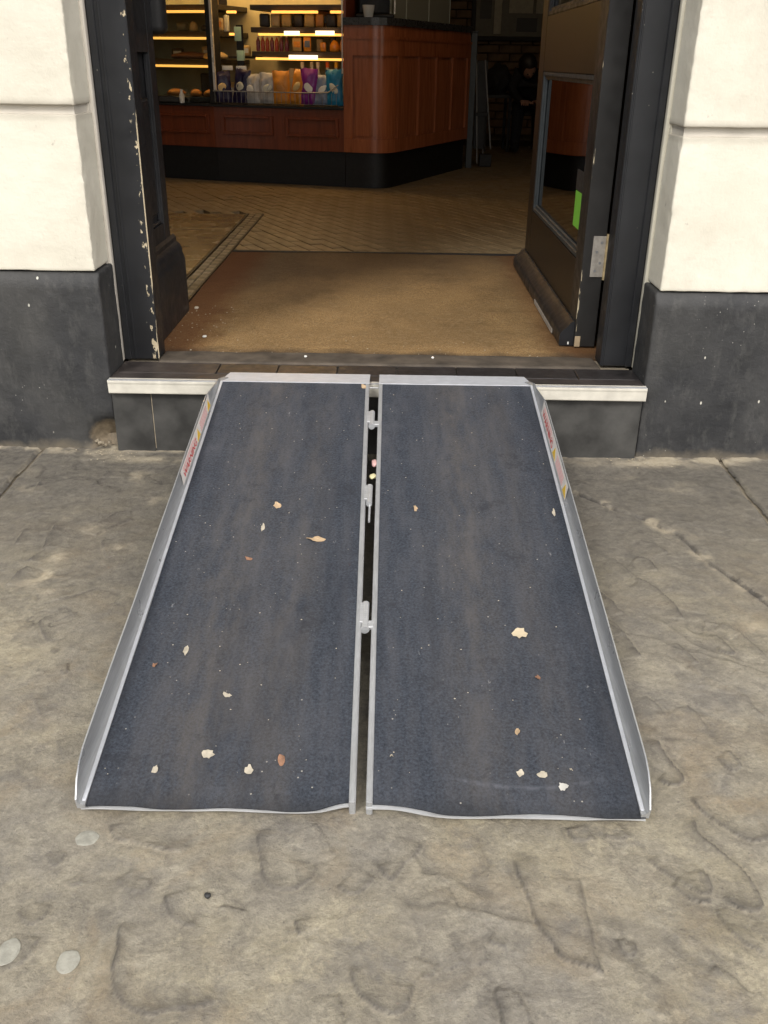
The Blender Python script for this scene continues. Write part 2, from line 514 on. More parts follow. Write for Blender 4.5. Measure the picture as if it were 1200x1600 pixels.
# ---------------------------------------------------------------- numpy noise
def perlin(x, y, seed=0):
    r = np.random.default_rng(seed)
    p = r.permutation(256)
    p = np.concatenate([p, p, p])
    g = r.uniform(0, 2*np.pi, 256)
    gx, gy = np.cos(g), np.sin(g)
    xi = np.floor(x).astype(int); yi = np.floor(y).astype(int)
    xf = x-xi; yf = y-yi
    u = xf**3*(xf*(xf*6-15)+10); v = yf**3*(yf*(yf*6-15)+10)
    def gr(a, b, dx, dy):
        h = p[(p[a & 255]+b) & 255]
        return gx[h]*dx+gy[h]*dy
    n00 = gr(xi, yi, xf, yf); n10 = gr(xi+1, yi, xf-1, yf)
    n01 = gr(xi, yi+1, xf, yf-1); n11 = gr(xi+1, yi+1, xf-1, yf-1)
    return (n00*(1-u)+n10*u)*(1-v)+(n01*(1-u)+n11*u)*v
def fbm(x, y, seed=0, o=4, g=.5):
    s = 0; a = 1; t = 0
    for i in range(o):
        s = s+a*perlin(x*2**i+i*17.3, y*2**i-i*9.1, seed+i); t += a; a *= g
    return s/t
def sst(a, b, v):
    t = np.clip((v-a)/(b-a), 0, 1); return t*t*(3-2*t)

# ---------------------------------------------------------------- pavement
def un0(px, py):
    d = fw + rt2*((px-600)/FPX) + up2*((800-py)/FPX)
    t = -mw.translation.z/d.z
    p = mw.translation + d*t
    return p.x, p.y
pavement = thing('pavement', 'grey brown riven stone pavement in front of the shop doorway', None, (0, -1, 0), kind='structure')
del pavement['label']
pavement['label'] = 'grey brown riven stone pavement in front of the shop doorway'
bx('paving_bed', MT['grout'], pavement, -12, 12, -3.6, .02, -.12, -.017)
JL, JR = -.832, .850
STEP = .0026
gx = np.arange(-1.12, 1.1201, STEP); gy = np.arange(-1.84, .0281, STEP)
X, Y = np.meshgrid(gx, gy)
# riven surface: contour-like ledges, stretched towards the right front on the right hand side
side = sst(-.05, .45, X+.25*fbm(X*3, Y*3, 5))
A1 = .9
xr = X*math.cos(A1)+Y*math.sin(A1); yr = -X*math.sin(A1)+Y*math.cos(A1)
wx = .06*fbm(X*5, Y*5, 21); wy = .06*fbm(X*5, Y*5, 31)
t_iso = fbm((X+wx)*3.3, (Y+wy)*3.3, 3, 4, .42)
t_ani = fbm((xr+wx)*6.0, (yr+wy)*2.2, 9, 4, .42)
A2 = -.75
xq = X*math.cos(A2)+Y*math.sin(A2); yq = -X*math.sin(A2)+Y*math.cos(A2)
t_lft = fbm((xq+wx)*5.5, (yq+wy)*2.4, 19, 5, .5)
lft = sst(-.30, -.48, X)*sst(-1.15, -.75, Y+.2*fbm(X*3, Y*3, 8))
t = t_iso*(1-side)+t_ani*side
t = t*(1-lft)+t_lft*lft
def terrace(t, n):
    L = t*n; f = L-np.floor(L)
    w = .08+.5*sst(-.3, .3, fbm(X*2.7, Y*2.7, 303, 2))
    return np.floor(L)+sst(0, 1, f/w)
msk = sst(-.12, .2, fbm(X*3.1, Y*3.1, 77, 3))
H = .0020*terrace(t, 6)*1.0*msk + .0035*fbm(X*1.6, Y*1.6, 41, 3)
msk2 = sst(0, .25, fbm(X*4.1, Y*4.1, 93, 3))
H += .0007*terrace(fbm((X+wx*.7)*6, (Y+wy*.7)*6, 15, 4, .5), 5)*msk2
H += (.0022+.0022*lft)*fbm(X*18, Y*18, 51, 5, .6)
# ledges of the riven face, each traced as a line on the ground (photo pixels) with a point on its raised side
LEDGES = [
 ([(170,1284),(172,1300),(180,1309),(205,1309),(225,1316),(248,1324),(285,1327)],(230,1290),1),
 ([(180,1370),(190,1384),(218,1394),(232,1385),(235,1370)],(210,1365),.8),
 ([(258,1395),(262,1415),(272,1432),(288,1442),(305,1440)],(285,1415),.9),
 ([(22,1420),(35,1438),(50,1441),(70,1428),(80,1408)],(50,1415),.7),
 ([(12,1508),(35,1498),(48,1482),(60,1460)],(30,1480),.8),
 ([(188,1435),(182,1455),(183,1475),(172,1505),(172,1530),(185,1555),(205,1573),(238,1580),(258,1570),(300,1572),(345,1555)],(260,1520),1),
 ([(72,1330),(78,1345),(92,1345),(105,1325)],(85,1320),.7), ([(104,1370),(110,1380),(130,1375)],(118,1365),.8),
 ([(340,1415),(350,1408),(385,1418)],(360,1430),.7),
 ([(402,1290),(407,1340),(413,1370),(425,1382),(460,1384),(485,1370),(497,1345)],(450,1340),.9),
 ([(492,1280),(510,1305),(525,1330)],(480,1310),.5), ([(527,1380),(545,1393),(560,1390),(575,1375),(585,1362)],(550,1370),.9),
 ([(590,1345),(600,1363),(612,1372),(625,1358),(632,1342),(650,1328),(660,1310)],(615,1330),1),
 ([(460,1432),(461,1448),(464,1455)],(470,1440),1),
 ([(545,1505),(555,1540),(585,1567),(610,1578),(635,1572),(645,1550),(648,1530)],(600,1530),.9),
 ([(660,1520),(675,1518),(683,1500)],(665,1500),.8), ([(695,1510),(725,1498)],(710,1490),.8), ([(735,1504),(765,1498)],(750,1485),.8),
 ([(760,1465),(790,1480)],(780,1455),.9), ([(530,1545),(538,1580),(545,1600)],(525,1575),.6), ([(775,1535),(772,1555),(782,1575),(786,1600)],(795,1560),1),
 ([(802,1330),(812,1368),(830,1400),(838,1430),(848,1450),(865,1465),(873,1485),(895,1497),(925,1505),(943,1518)],(880,1430),1),
 ([(908,1362),(915,1400),(918,1418),(926,1440),(927,1475),(938,1500),(947,1518)],(890,1430),1),
 ([(886,1287),(893,1303),(912,1309),(930,1303)],(910,1290),.9), ([(945,1300),(970,1305),(985,1300)],(965,1290),.7),
 ([(1080,1240),(1095,1258),(1120,1275),(1150,1295),(1180,1308),(1200,1305),(1220,1290)],(1160,1265),1),
 ([(1085,1270),(1095,1300),(1125,1320),(1155,1345),(1180,1370),(1193,1400),(1192,1413),(1175,1418),(1150,1410),(1125,1395)],(1150,1370),1),
 ([(1010,1335),(1035,1355),(1060,1370),(1085,1385),(1105,1395),(1115,1385),(1110,1365),(1095,1350)],(1075,1355),.8),
 ([(1050,1375),(1075,1395),(1095,1405),(1115,1402)],(1090,1390),1), ([(1118,1415),(1135,1445),(1165,1470),(1200,1485)],(1170,1440),.7),
 ([(962,1458),(970,1480),(985,1490),(997,1480),(990,1465)],(978,1470),.8), ([(810,1545),(825,1575),(835,1600)],(800,1580),.7),
 ([(950,970),(975,985),(990,1005),(1003,1025)],(970,1010),.9), ([(1120,985),(1135,1000),(1148,1012),(1145,1018),(1120,1010)],(1125,1000),.8),
 ([(1130,967),(1150,975),(1170,992),(1200,1020)],(1145,990),.8), ([(1060,1000),(1080,1020),(1092,1032)],(1070,1030),.7),
 ([(1028,1150),(1045,1180),(1065,1200),(1072,1213),(1060,1222),(1045,1220),(1030,1213)],(1050,1200),1),
 ([(1120,1175),(1135,1192),(1150,1198),(1161,1190),(1155,1178),(1140,1165)],(1142,1180),.8),
 ([(995,866),(1015,872),(1030,888)],(1005,885),1), ([(995,900),(1020,908),(1040,925),(1060,945),(1070,960)],(1020,935),1),
 ([(960,868),(980,885),(1000,903)],(970,890),.7), ([(930,912),(955,930),(965,945),(975,952)],(945,945),.9), ([(945,960),(965,972),(980,988)],(950,985),.9),
 ([(1155,900),(1175,918),(1195,930)],(1165,925),.8), ([(1100,965),(1130,970),(1160,985)],(1125,985),.7),
 ([(150,814),(168,805),(182,795),(205,793)],(185,815),1), ([(66,852),(72,836),(84,816)],(92,838),1), ([(22,845),(30,832),(40,822)],(38,842),.9),
 ([(42,872),(60,857),(80,845)],(62,875),.9), ([(150,832),(175,817),(207,806)],(170,800),.9), ([(160,741),(167,732)],(170,740),1), ([(52,768),(62,748)],(66,760),.9),
 ([(8,908),(25,890),(42,880)],(30,900),.8), ([(158,838),(164,865)],(172,850),.6), ([(60,962),(64,985),(76,997)],(74,975),.9),
 ([(93,1040),(97,1048),(106,1042),(107,1030)],(100,1035),.9), ([(52,1085),(55,1100),(62,1112)],(62,1095),.6), ([(78,1010),(84,1016),(93,1008)],(85,1008),.8),
 ([(1075,1095),(1095,1110),(1110,1130)],(1085,1115),.6), ([(1010,1080),(1030,1095),(1042,1112)],(1018,1100),.6), ([(1165,1080),(1180,1100),(1198,1112)],(1172,1100),.6),
 ([(20,1180),(30,1205),(36,1215)],(32,1190),.5), ([(88,1150),(92,1170),(98,1180)],(98,1160),.6), ([(1000,840),(1020,845),(1045,860)],(1010,855),.7),
 ([(1120,1500),(1150,1520),(1175,1545)],(1130,1530),.6), ([(990,1560),(1010,1575),(1040,1582)],(1010,1560),.6), ([(700,1380),(715,1405),(722,1420)],(695,1400),.5)]
ledge = np.zeros_like(H); lite = np.zeros_like(H)
jx = .0042*fbm(X*34, Y*34, 601, 4, .6)+.004*fbm(X*11, Y*11, 603, 2); jy = .0042*fbm(X*34, Y*34, 611, 4, .6)+.004*fbm(X*11, Y*11, 613, 2)
for pts, ref, kk in LEDGES:
    P = [un0(*q_) for q_ in pts]
    ax_ = [p[0] for p in P]; ay_ = [p[1] for p in P]
    i0 = max(0, int((min(ax_)-.12-gx[0])/STEP)); i1 = min(len(gx), int((max(ax_)+.12-gx[0])/STEP))
    j0 = max(0, int((min(ay_)-.12-gy[0])/STEP)); j1 = min(len(gy), int((max(ay_)+.12-gy[0])/STEP))
    if i1 <= i0 or j1 <= j0: continue
    sl_ = (slice(j0, j1), slice(i0, i1))
    xs_, ys_ = X[sl_]+jx[sl_], Y[sl_]+jy[sl_]
    # round the traced line (Chaikin)
    for _ in range(2):
        Q_ = [P[0]]
        for a_, b_ in zip(P[:-1], P[1:]):
            Q_ += [(.75*a_[0]+.25*b_[0], .75*a_[1]+.25*b_[1]), (.25*a_[0]+.75*b_[0], .25*a_[1]+.75*b_[1])]
        P = Q_+[P[-1]]
    best = np.full(xs_.shape, 9.0); sg = np.zeros_like(xs_); par = np.zeros_like(xs_)
    rx_, ry_ = un0(*ref); rb = 9; rs = 1
    for m_i, ((ax, ay), (bx_, by_)) in enumerate(zip(P[:-1], P[1:])):
        vx, vy = bx_-ax, by_-ay; L2 = vx*vx+vy*vy+1e-12
        tt = np.clip(((xs_-ax)*vx+(ys_-ay)*vy)/L2, 0, 1)
        d = np.hypot(xs_-ax-tt*vx, ys_-ay-tt*vy)
        m_ = d < best; best[m_] = d[m_]; sg[m_] = np.sign((xs_-ax)*vy-(ys_-ay)*vx)[m_]; par[m_] = ((m_i+tt)/(len(P)-1))[m_]
        tr = min(1, max(0, ((rx_-ax)*vx+(ry_-ay)*vy)/L2)); dr = math.hypot(rx_-ax-tr*vx, ry_-ay-tr*vy)
        if dr < rb: rb = dr; rs = 1 if (rx_-ax)*vy-(ry_-ay)*vx > 0 else -1
    inn = (sg*rs > 0)
    tp = sst(0, .10, par)*sst(1, .90, par)*(.75+.5*fbm(xs_*25, ys_*25, 620, 2))
    wdt = np.clip(.0115*(1+1.6*fbm(xs_*9, ys_*9, 630, 2)), .006, .02)
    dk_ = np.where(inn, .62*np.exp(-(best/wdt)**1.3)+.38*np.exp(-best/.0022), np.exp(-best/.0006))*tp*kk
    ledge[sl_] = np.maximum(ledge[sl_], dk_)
    lite[sl_] = np.maximum(lite[sl_], np.where(inn, 0, np.exp(-((best-.0032)/.0022)**2))*tp*kk)  # painted highlight line just outside each ledge
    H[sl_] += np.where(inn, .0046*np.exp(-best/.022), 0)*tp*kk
# the open crack right of the ramp
CR = [un0(*q) for q in ((893,762),(925,775),(960,790),(1005,805),(1030,818),(1060,832),(1082,850),(1100,868),(1140,895),(1200,938),(1260,980))]
def polydist(P):
    best = np.full(X.shape, 9.0); sgn = np.zeros_like(X)
    for (ax, ay), (bx_, by_) in zip(P[:-1], P[1:]):
        vx, vy = bx_-ax, by_-ay
        tt = np.clip(((X-ax)*vx+(Y-ay)*vy)/(vx*vx+vy*vy), 0, 1)
        d = np.hypot(X-ax-tt*vx, Y-ay-tt*vy)
        cr = (X-ax)*vy-(Y-ay)*vx
        m_ = d < best; best[m_] = d[m_]; sgn[m_] = np.sign(cr[m_])
    return best, sgn
jit = .008*fbm(X*20, Y*20, 61, 3)
dc, sg = polydist(CR)
dcj = dc+abs(jit)
crn = sst(-.25, .15, fbm(X*12, Y*12, 701, 3))
H -= .006*np.exp(-(dcj/.0045)**2)*(.3+.7*crn)
H += .003*np.exp(-dc/.09)*(sg < 0)
sand = np.zeros_like(H)
sandn = fbm(X*13, Y*13, 87, 4, .6)
sand += np.exp(-((dc-.006)/.012)**2)*sst(.02, .2, fbm(X*14+3, Y*14, 88, 4, .6))*.7
# dust along the foot of the walls
e = -Y+.10*fbm(X*4.5, Y*9, 64, 4)
sand += (1-sst(.012, .07, e))*sst(-.25, .15, sandn)*.95
sand += np.exp(-(((X+.52)/.12)**2+((Y+.075)/.02)**2))*.9*sst(-.3, .1, sandn)
sand += np.exp(-(((X-.66)/.16)**2+((Y+.055)/.025)**2))*.7*sst(-.3, .1, sandn)
H += .003*np.clip(sand, 0, 1)*(1-sst(.0, .07, -Y))
for (cx, cy, rr, s_) in ((70,895,34,1.1),(62,915,26,.9),(90,865,22,.8),(180,850,26,.7),(150,820,26,.6),(240,775,36,.6),(110,800,20,.5),(215,740,40,.7),(300,760,30,.5),(40,760,26,.5),(1060,760,30,.5),(1000,745,40,.4),(1100,1100,40,.3),(900,1420,60,.3),(1180,970,20,.8),(90,1010,40,.3),(1065,835,34,.5),(20,735,34,.7),(225,1310,70,.22),(560,1350,70,.18)):
    c = un0(cx, cy); q = rr/900
    sand += s_*np.exp(-(((X-c[0])/q)**2+((Y-c[1])/(q*.9))**2))*sst(-.1, .25, fbm(X*16, Y*16, 99, 4, .6))
def blur(a, n):
    k = np.ones(n)/n
    a = np.apply_along_axis(lambda v: np.convolve(np.pad(v, n//2, mode='edge'), k, 'valid')[:len(v)], 0, a)
    return np.apply_along_axis(lambda v: np.convolve(np.pad(v, n//2, mode='edge'), k, 'valid')[:len(v)], 1, a)
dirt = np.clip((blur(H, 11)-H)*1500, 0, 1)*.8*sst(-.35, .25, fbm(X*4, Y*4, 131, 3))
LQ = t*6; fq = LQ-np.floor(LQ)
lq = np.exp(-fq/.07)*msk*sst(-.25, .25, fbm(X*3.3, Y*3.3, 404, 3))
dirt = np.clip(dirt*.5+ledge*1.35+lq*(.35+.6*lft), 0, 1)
sand += .30*lite*sst(-.3, .3, fbm(X*20, Y*20, 650, 2))  # the painted ledge highlight shares this mask with the real sand
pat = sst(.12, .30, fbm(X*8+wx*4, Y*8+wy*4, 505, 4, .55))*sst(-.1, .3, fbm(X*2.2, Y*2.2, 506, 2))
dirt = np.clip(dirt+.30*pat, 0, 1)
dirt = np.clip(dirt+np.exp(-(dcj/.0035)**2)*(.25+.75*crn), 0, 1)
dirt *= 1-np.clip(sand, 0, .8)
H -= H[(abs(X) < .5) & (Y < -1.1)].max()      # highest flake under the ramp sits at z = 0
H = np.clip(H, -.015, .005)
xj = X+.006*fbm(X*15, Y*15, 71, 3)
for J in (JL, JR):      # arris of the slab edges rounded and chipped
    d = abs(xj-J)
    H -= .006*(1-sst(.003, .011, d))
    sand += np.exp(-(d/.012)**2)*.35*sst(-.1, .2, sandn)
    dirt = np.clip(dirt+np.exp(-(d/.006)**2)*.8, 0, 1)
nx, ny = len(gx), len(gy)
idx = np.arange(nx*ny).reshape(ny, nx)
q = np.stack([idx[:-1, :-1], idx[:-1, 1:], idx[1:, 1:], idx[1:, :-1]], -1).reshape(-1, 4)
V = np.stack([X, Y, H], -1).reshape(-1, 3)
fc = xj.reshape(-1)[q[:, 0]]
for sel in (fc < JL-.0035, (fc > JL+.0035) & (fc < JR-.0035), fc > JR+.0035):
    Q = q[sel]
    used, inv = np.unique(Q, return_inverse=True)
    inv = inv.reshape(-1, 4)
    me = bpy.data.meshes.new('paving_slab')
    me.vertices.add(len(used)); me.vertices.foreach_set('co', V[used].ravel().astype(np.float32))
    me.loops.add(inv.size); me.loops.foreach_set('vertex_index', inv.ravel().astype(np.int32))
    me.polygons.add(len(inv)); me.polygons.foreach_set('loop_start', (np.arange(len(inv))*4).astype(np.int32))
    me.update(calc_edges=True); me.validate()
    for nm, arr in (('dirt', dirt), ('sand', sand)):  # 'sand' also holds the painted ledge highlight
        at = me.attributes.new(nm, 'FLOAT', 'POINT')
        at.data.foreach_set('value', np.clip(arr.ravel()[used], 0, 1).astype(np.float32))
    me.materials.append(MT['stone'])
    me.shade_smooth()
    link(bpy.data.objects.new('paving_slab', me), pavement)
# plain slabs beyond the detailed ones
def slab(x0, x1, y0, y1):
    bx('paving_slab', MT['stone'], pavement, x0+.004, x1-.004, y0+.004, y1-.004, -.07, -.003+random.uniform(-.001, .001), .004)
for sx in (-1, 1):
    xx = 1.122
    while xx < 6:
        w_ = random.uniform(.6, 1.0)
        a, b = sorted((sx*xx, sx*(xx+w_)))
        slab(a, b, -1.84, .02); xx += w_
xx = -6.0
while xx < 6:
    w_ = random.uniform(.7, 1.2); slab(xx, xx+w_, -2.75, -1.842); slab(xx-.2, xx+w_-.2, -3.6, -2.75); xx += w_

road = bx('road', MT['road'], None, -200, 200, -300, -3.75, -.20, -.12); tag(road, kind='structure')
ker = thing('kerb', 'grey stone kerb along the pavement edge', None, (0, -3.68, 0), kind='structure')
for i in range(14):
    bx('kerb_stone', MT['stone'], ker, -6.3+i*.9+.003, -5.4+i*.9-.003, -3.749, -3.603, -.2, .0, .012)

# ---------------------------------------------------------------- walls of the building
def rough_box(name, mat, parent, x0, x1, y0, y1, z0, z1, step=.02, amp=.0015, fn=None, dirtfn=None, bev=.006, seed=0):
    """box with a finely gridded, unevenly rendered skin"""
    b = bmesh.new()
    bmesh.ops.create_cube(b, size=1)
    for v in b.verts:
        v.co = Vector(((x0+x1)/2+v.co.x*(x1-x0), (y0+y1)/2+v.co.y*(y1-y0), (z0+z1)/2+v.co.z*(z1-z0)))
    bmesh.ops.bevel(b, geom=b.edges[:], offset=bev, segments=2, affect='EDGES', profile=.5)
    for ax, lo, hi in ((0, x0, x1), (1, y0, y1), (2, z0, z1)):
        n = int((hi-lo)/step)
        for i in range(1, n):
            c = lo+(hi-lo)*i/n
            co = [0, 0, 0]; co[ax] = c
            no = [0, 0, 0]; no[ax] = 1
            bmesh.ops.bisect_plane(b, geom=b.verts[:]+b.edges[:]+b.faces[:], plane_co=co, plane_no=no)
    b.normal_update()
    for v in b.verts:
        n1 = mnoise.noise(v.co*9+Vector((seed, 0, 0)))+.6*mnoise.noise(v.co*31)
        ex = min(abs(v.co.x-x0), abs(v.co.x-x1)); ey = min(abs(v.co.y-y0), abs(v.co.y-y1)); ez = min(abs(v.co.z-z0), abs(v.co.z-z1))
        ee = sorted((ex, ey, ez))[1]
        k = 1+.8*max(0, 1-ee/.02)
        v.co += v.normal*(n1*amp*k)
        if fn: fn(v)
    me = bpy.data.meshes.new(name); b.to_mesh(me)
    at = me.attributes.new('dirt', 'FLOAT', 'POINT')
    at.data.foreach_set('value', [dirtfn(v.co) if dirtfn else 0 for v in b.verts])
    b.free()
    me.materials.append(mat); me.shade_smooth(); me.set_sharp_from_angle(angle=R(50))
    o = bpy.data.objects.new(name, me)
    return link(o, parent)

GR = {-1: (.758, .776), 1: (.731, .750)}
PT = {-1: .424, 1: .398}
def make_wall(sgn, label):
    w = thing('shop_wall', label, 'wall', (sgn*1.4, .2, 0))
    xi = sgn*.650; xo = sgn*1.25; xf = sgn*3.6
    top = PT[sgn]; g0, g1 = GR[sgn]
    # plinth: painted black, with a sloping top edge
    def gouge(v):
        if sgn < 0:
            d = math.hypot(v.co.x+.655, v.co.z-.02)
            if d < .055 and v.co.y < .1:
                v.co.y += .045*(1-d/.055)**.6*(1+.3*mnoise.noise(v.co*60))
            if v.co.z < .05: v.co.y += .004*mnoise.noise(v.co*25)
        if v.co.y < .06: v.co.y += .013*min(1, max(0, (v.co.z-(top-.024))/.022))
    a, b_ = sorted((sgn*.641, xo))
    rough_box('plinth', MT['blackwall'], w, a, b_, -.010, .118, -.02, top, .0125, .0012, gouge, seed=sgn)
    a, b_ = sorted((xo, xf))
    bx('plinth', MT['blackwall'], w, a, b_, -.010, .118, -.02, top, .006)
    def dj(zt, zb):
        def f(c):
            n_ = mnoise.noise(c*18)*.5+.5
            d1 = abs(c.z-zt) if zt else 9; d2 = abs(c.z-zb) if zb else 9
            dd = min(d1, d2)
            e_ = max(0, 1-dd/.014)*(.55+.5*n_)
            cor = math.hypot(c.x-xi, (c.y)*.8)
            e_ += max(0, 1-cor/.010)*.2*(mnoise.noise(c*55) > .05)
            return min(1, e_)
        return f
    lv = [(top+.003, g0), (g1, 1.395), (1.415, 2.03), (2.05, 2.67), (2.69, 3.6)]
    for i, (z0, z1) in enumerate(lv):
        a, b_ = sorted((xi, xo))
        if i < 2:
            def chip(v):
                # corner arris knocked about
                d = math.hypot(v.co.x-xi, v.co.y)
                if d < .009:
                    k = max(0, mnoise.noise(Vector((0, 1.7*sgn, v.co.z*26)))+.9*mnoise.noise(Vector((3, 0, v.co.z*75))))
                    v.co.x += sgn*.003*k; v.co.y += .0022*k
            rough_box('render_block', MT['cream'], w, a, b_, 0, .118, z0, z1, .008, .0009, chip, dj(z1 if i == 0 else None, z0 if i == 1 else None), .0028, seed=i*3+sgn)
        else:
            bx('render_block', MT['cream'], w, a, b_, 0, .118, z0, z1, .006)
        for e0, e1 in (((xo, sgn*1.6), (sgn*3.3, xf)) if i in (1, 2, 3) else ((xo, xf),)):  # opening left for the added window
            a, b_ = sorted((e0, e1))
            bx('render_block', MT['cream'], w, a, b_, 0, .118, z0, z1, .006)
    for e0, e1, z0, z1 in ((.656, 1.6, .44, 3.6), (.70, 1.6, 0, .4395), (1.6, 3.3, 0, .77), (1.6, 3.3, 2.68, 3.6), (3.3, 3.6, 0, 3.6)):
        a, b_ = sorted((sgn*e0, sgn*e1))
        bx('wall_core', MT['trim_grey'], w, a, b_, .014 if z0 > .4 else .12, .34, z0, z1)
    a, b_ = sorted((sgn*1.6, sgn*3.3))  # unseen shop window, added to let daylight into the interior
    wf = MB()
    for q0 in ((a, b_, .771, .83), (a, b_, 2.62, 2.679), (a, a+.06, .8301, 2.6199), (b_-.06, b_, .8301, 2.6199), ((a+b_)/2-.02, (a+b_)/2+.02, .8301, 2.6199)):
        wf.box(q0[0], q0[1], .15, .21, q0[2], q0[3])
    wf = wf.build('added_window_frame', MT['paint'], w)
    bx('pane', MT['glass'], wf, a+.05, b_-.05, .178, .184, .82, 2.63)
    return w
make_wall(-1, 'cream rendered wall with black plinth left of the doorway')
make_wall(1, 'cream rendered wall with black plinth right of the doorway')
lint = thing('lintel_wall', 'cream rendered wall above the shop doorway', 'wall', (0, .2, 2.5))
bx('render_block', MT['cream'], lint, -.6495, .6495, 0, .34, 2.46, 3.6, .005)

# ---------------------------------------------------------------- doorstep
step_t = thing('doorstep', 'black tiled doorstep with a cream nosing under the ramp lip', 'doorstep', (0, .1, 0))
xs = [-.6405, -.545, -.245, .055, .275, .640]
for i in range(5):
    bx('riser_tile', MT['riser'], step_t, xs[i]+.0005, xs[i+1]-.0005, -.020+.0008*(i % 2), .0, -.01, .146, .0015)
bx('step_core', MT['grout'], step_t, -.638, .638, -.0186, .30, 0, .172)
prof = [(-.020, .1470), (-.0370, .1470), (-.0382, .1490), (-.0392, .170), (-.0405, .1745), (-.0405, .1785), (-.0395, .1800), (-.020, .1800)]
nos = MB(); nos.prism(prof, -.640, .642, T=lambda c: Vector((c.z, c.x, c.y)))
nos.build('nosing', MT['nosing'], step_t)
m = MB(); m.box(-.639, .641, -.0412, -.031, .1801, .1815, .0004)
m.build('nosing_bead', MT['alu'], step_t)
bx('tread_board', MT['tread'], step_t, -.6395, .6395, -.0295, .0265, .1725, .1795, .001)
bx('tread_board', MT['tread'], step_t, -.6395, -.3955, .0275, .119, .1725, .1793, .001)
for i in range(6):
    x0 = -.394+i*.1475
    bx('tread_tile', MT['tile'], step_t, x0+.0012, x0+.1463, .0285, .1095, .170, .1795, .0012)
bx('tread_tile', MT['tile'], step_t, .4922, .6395, .0285, .1095, .170, .1795, .0012)
rough_box('threshold', MT['sill'], step_t, -.555, .560, .111, .205, .15, .1835, .012, .0014)

# ---------------------------------------------------------------- door frame
fr = thing('door_frame', 'black painted wooden door frame with cream outer trim and chipped left edge', 'door frame', (0, .17, FZ))
m = MB()
m.box(-.642, -.5565, .140, .205, FZ, 2.46, .002)
m.build('jamb', MT['frame_l'], fr)
m = MB(); m.box(-.6425, -.626, .1335, .1397, FZ, 2.46, .002); m.box(-.619, -.613, .1375, .1398, FZ, 2.46, .001)
m.build('jamb_bead', MT['paint'], fr)
m = MB(); m.box(.564, .642, .140, .205, FZ, 2.46, .002)
m.build('jamb', MT['paint'], fr)
m = MB(); m.box(.626, .6425, .1335, .1397, FZ, 2.46, .002); m.box(.568, .572, .1375, .1398, FZ, 2.46, .001)
m.build('jamb_bead', MT['paint'], fr)
bx('head', MT['paint'], fr, -.642, .642, .136, .205, 2.32, 2.4595)
m = MB(); m.box(-.6545, -.6430, .118, .136, FZ, 2.459, .002, seg=2); m.box(-.6575, -.6520, .108, .120, FZ+.22, 2.459, .002)
m.build('outer_trim', MT['trim_grey'], fr, smooth=40)
m = MB(); m.box(.6430, .6545, .118, .136, FZ, 2.459, .002, seg=2); m.box(.6520, .6575, .108, .120, FZ+.20, 2.459, .002)
m.build('outer_trim', MT['trim'], fr, smooth=40)
# left lining: panelled return with a moulded base block
ln = thing('door_lining', 'black panelled lining with moulded skirting block left of the mat', 'door lining', (-.63, .4, FZ))
LX = -.612
bx('stile', MT['paint'], ln, -.66, LX, .206, .385, FZ+.01, 2.46, .0015)
bx('stile', MT['paint'], ln, -.66, LX, .545, .612, FZ+.01, 2.46, .003)
bx('rail', MT['paint'], ln, -.66, LX-.0006, .3855, .5445, FZ+.01, .452)
bx('rail', MT['paint'], ln, -.66, LX-.0006, .3855, .5445, .882, 1.06)
bx('panel', MT['paint'], ln, -.66, LX-.016, .3855, .5445, .4525, .8815)
m = MB(); m.box(LX-.017, LX-.006, .405, .525, .478, .775, .008); m.build('raised_field', MT['paint'], ln)
m = MB(); m.box(LX-.016, LX-.004, .3860, .394, .453, .881, .003); m.box(LX-.016, LX-.004, .536, .544, .453, .881, .003)
m.box(LX-.016, LX-.004, .3945, .5355, .453, .461, .003)
m.build('panel_moulding', MT['paint'], ln)
bx('panel', MT['paint'], ln, -.66, LX-.016, .3855, .5445, 1.0605, 2.46)
# skirting block, profile outward from the lining
sk = [(0, FZ+.004), (.030, FZ+.004), (.030, .338), (.026, .350), (.0235, .356), (.0235, .366), (.017, .380), (.008, .388), (.008, .400), (0, .408)]
m = MB()
m.prism(sk, .206, .6425, T=lambda c: Vector((LX+.0005+c.x, c.z, c.y)))
m.build('skirting_block', MT['paint'], ln, smooth=30)
m = MB()
m.prism([(p, q_) for p, q_ in sk], -.66, LX, T=lambda c: Vector((c.z, .6125+c.x, c.y)))
m.build('skirting_return', MT['paint'], ln, smooth=30)
m = MB(); m.box(-.66, -.582, .6125, .68, .925, 1.35, .02, seg=3)
m.build('bolt_housing', MT['blackmetal'], ln, smooth=40)

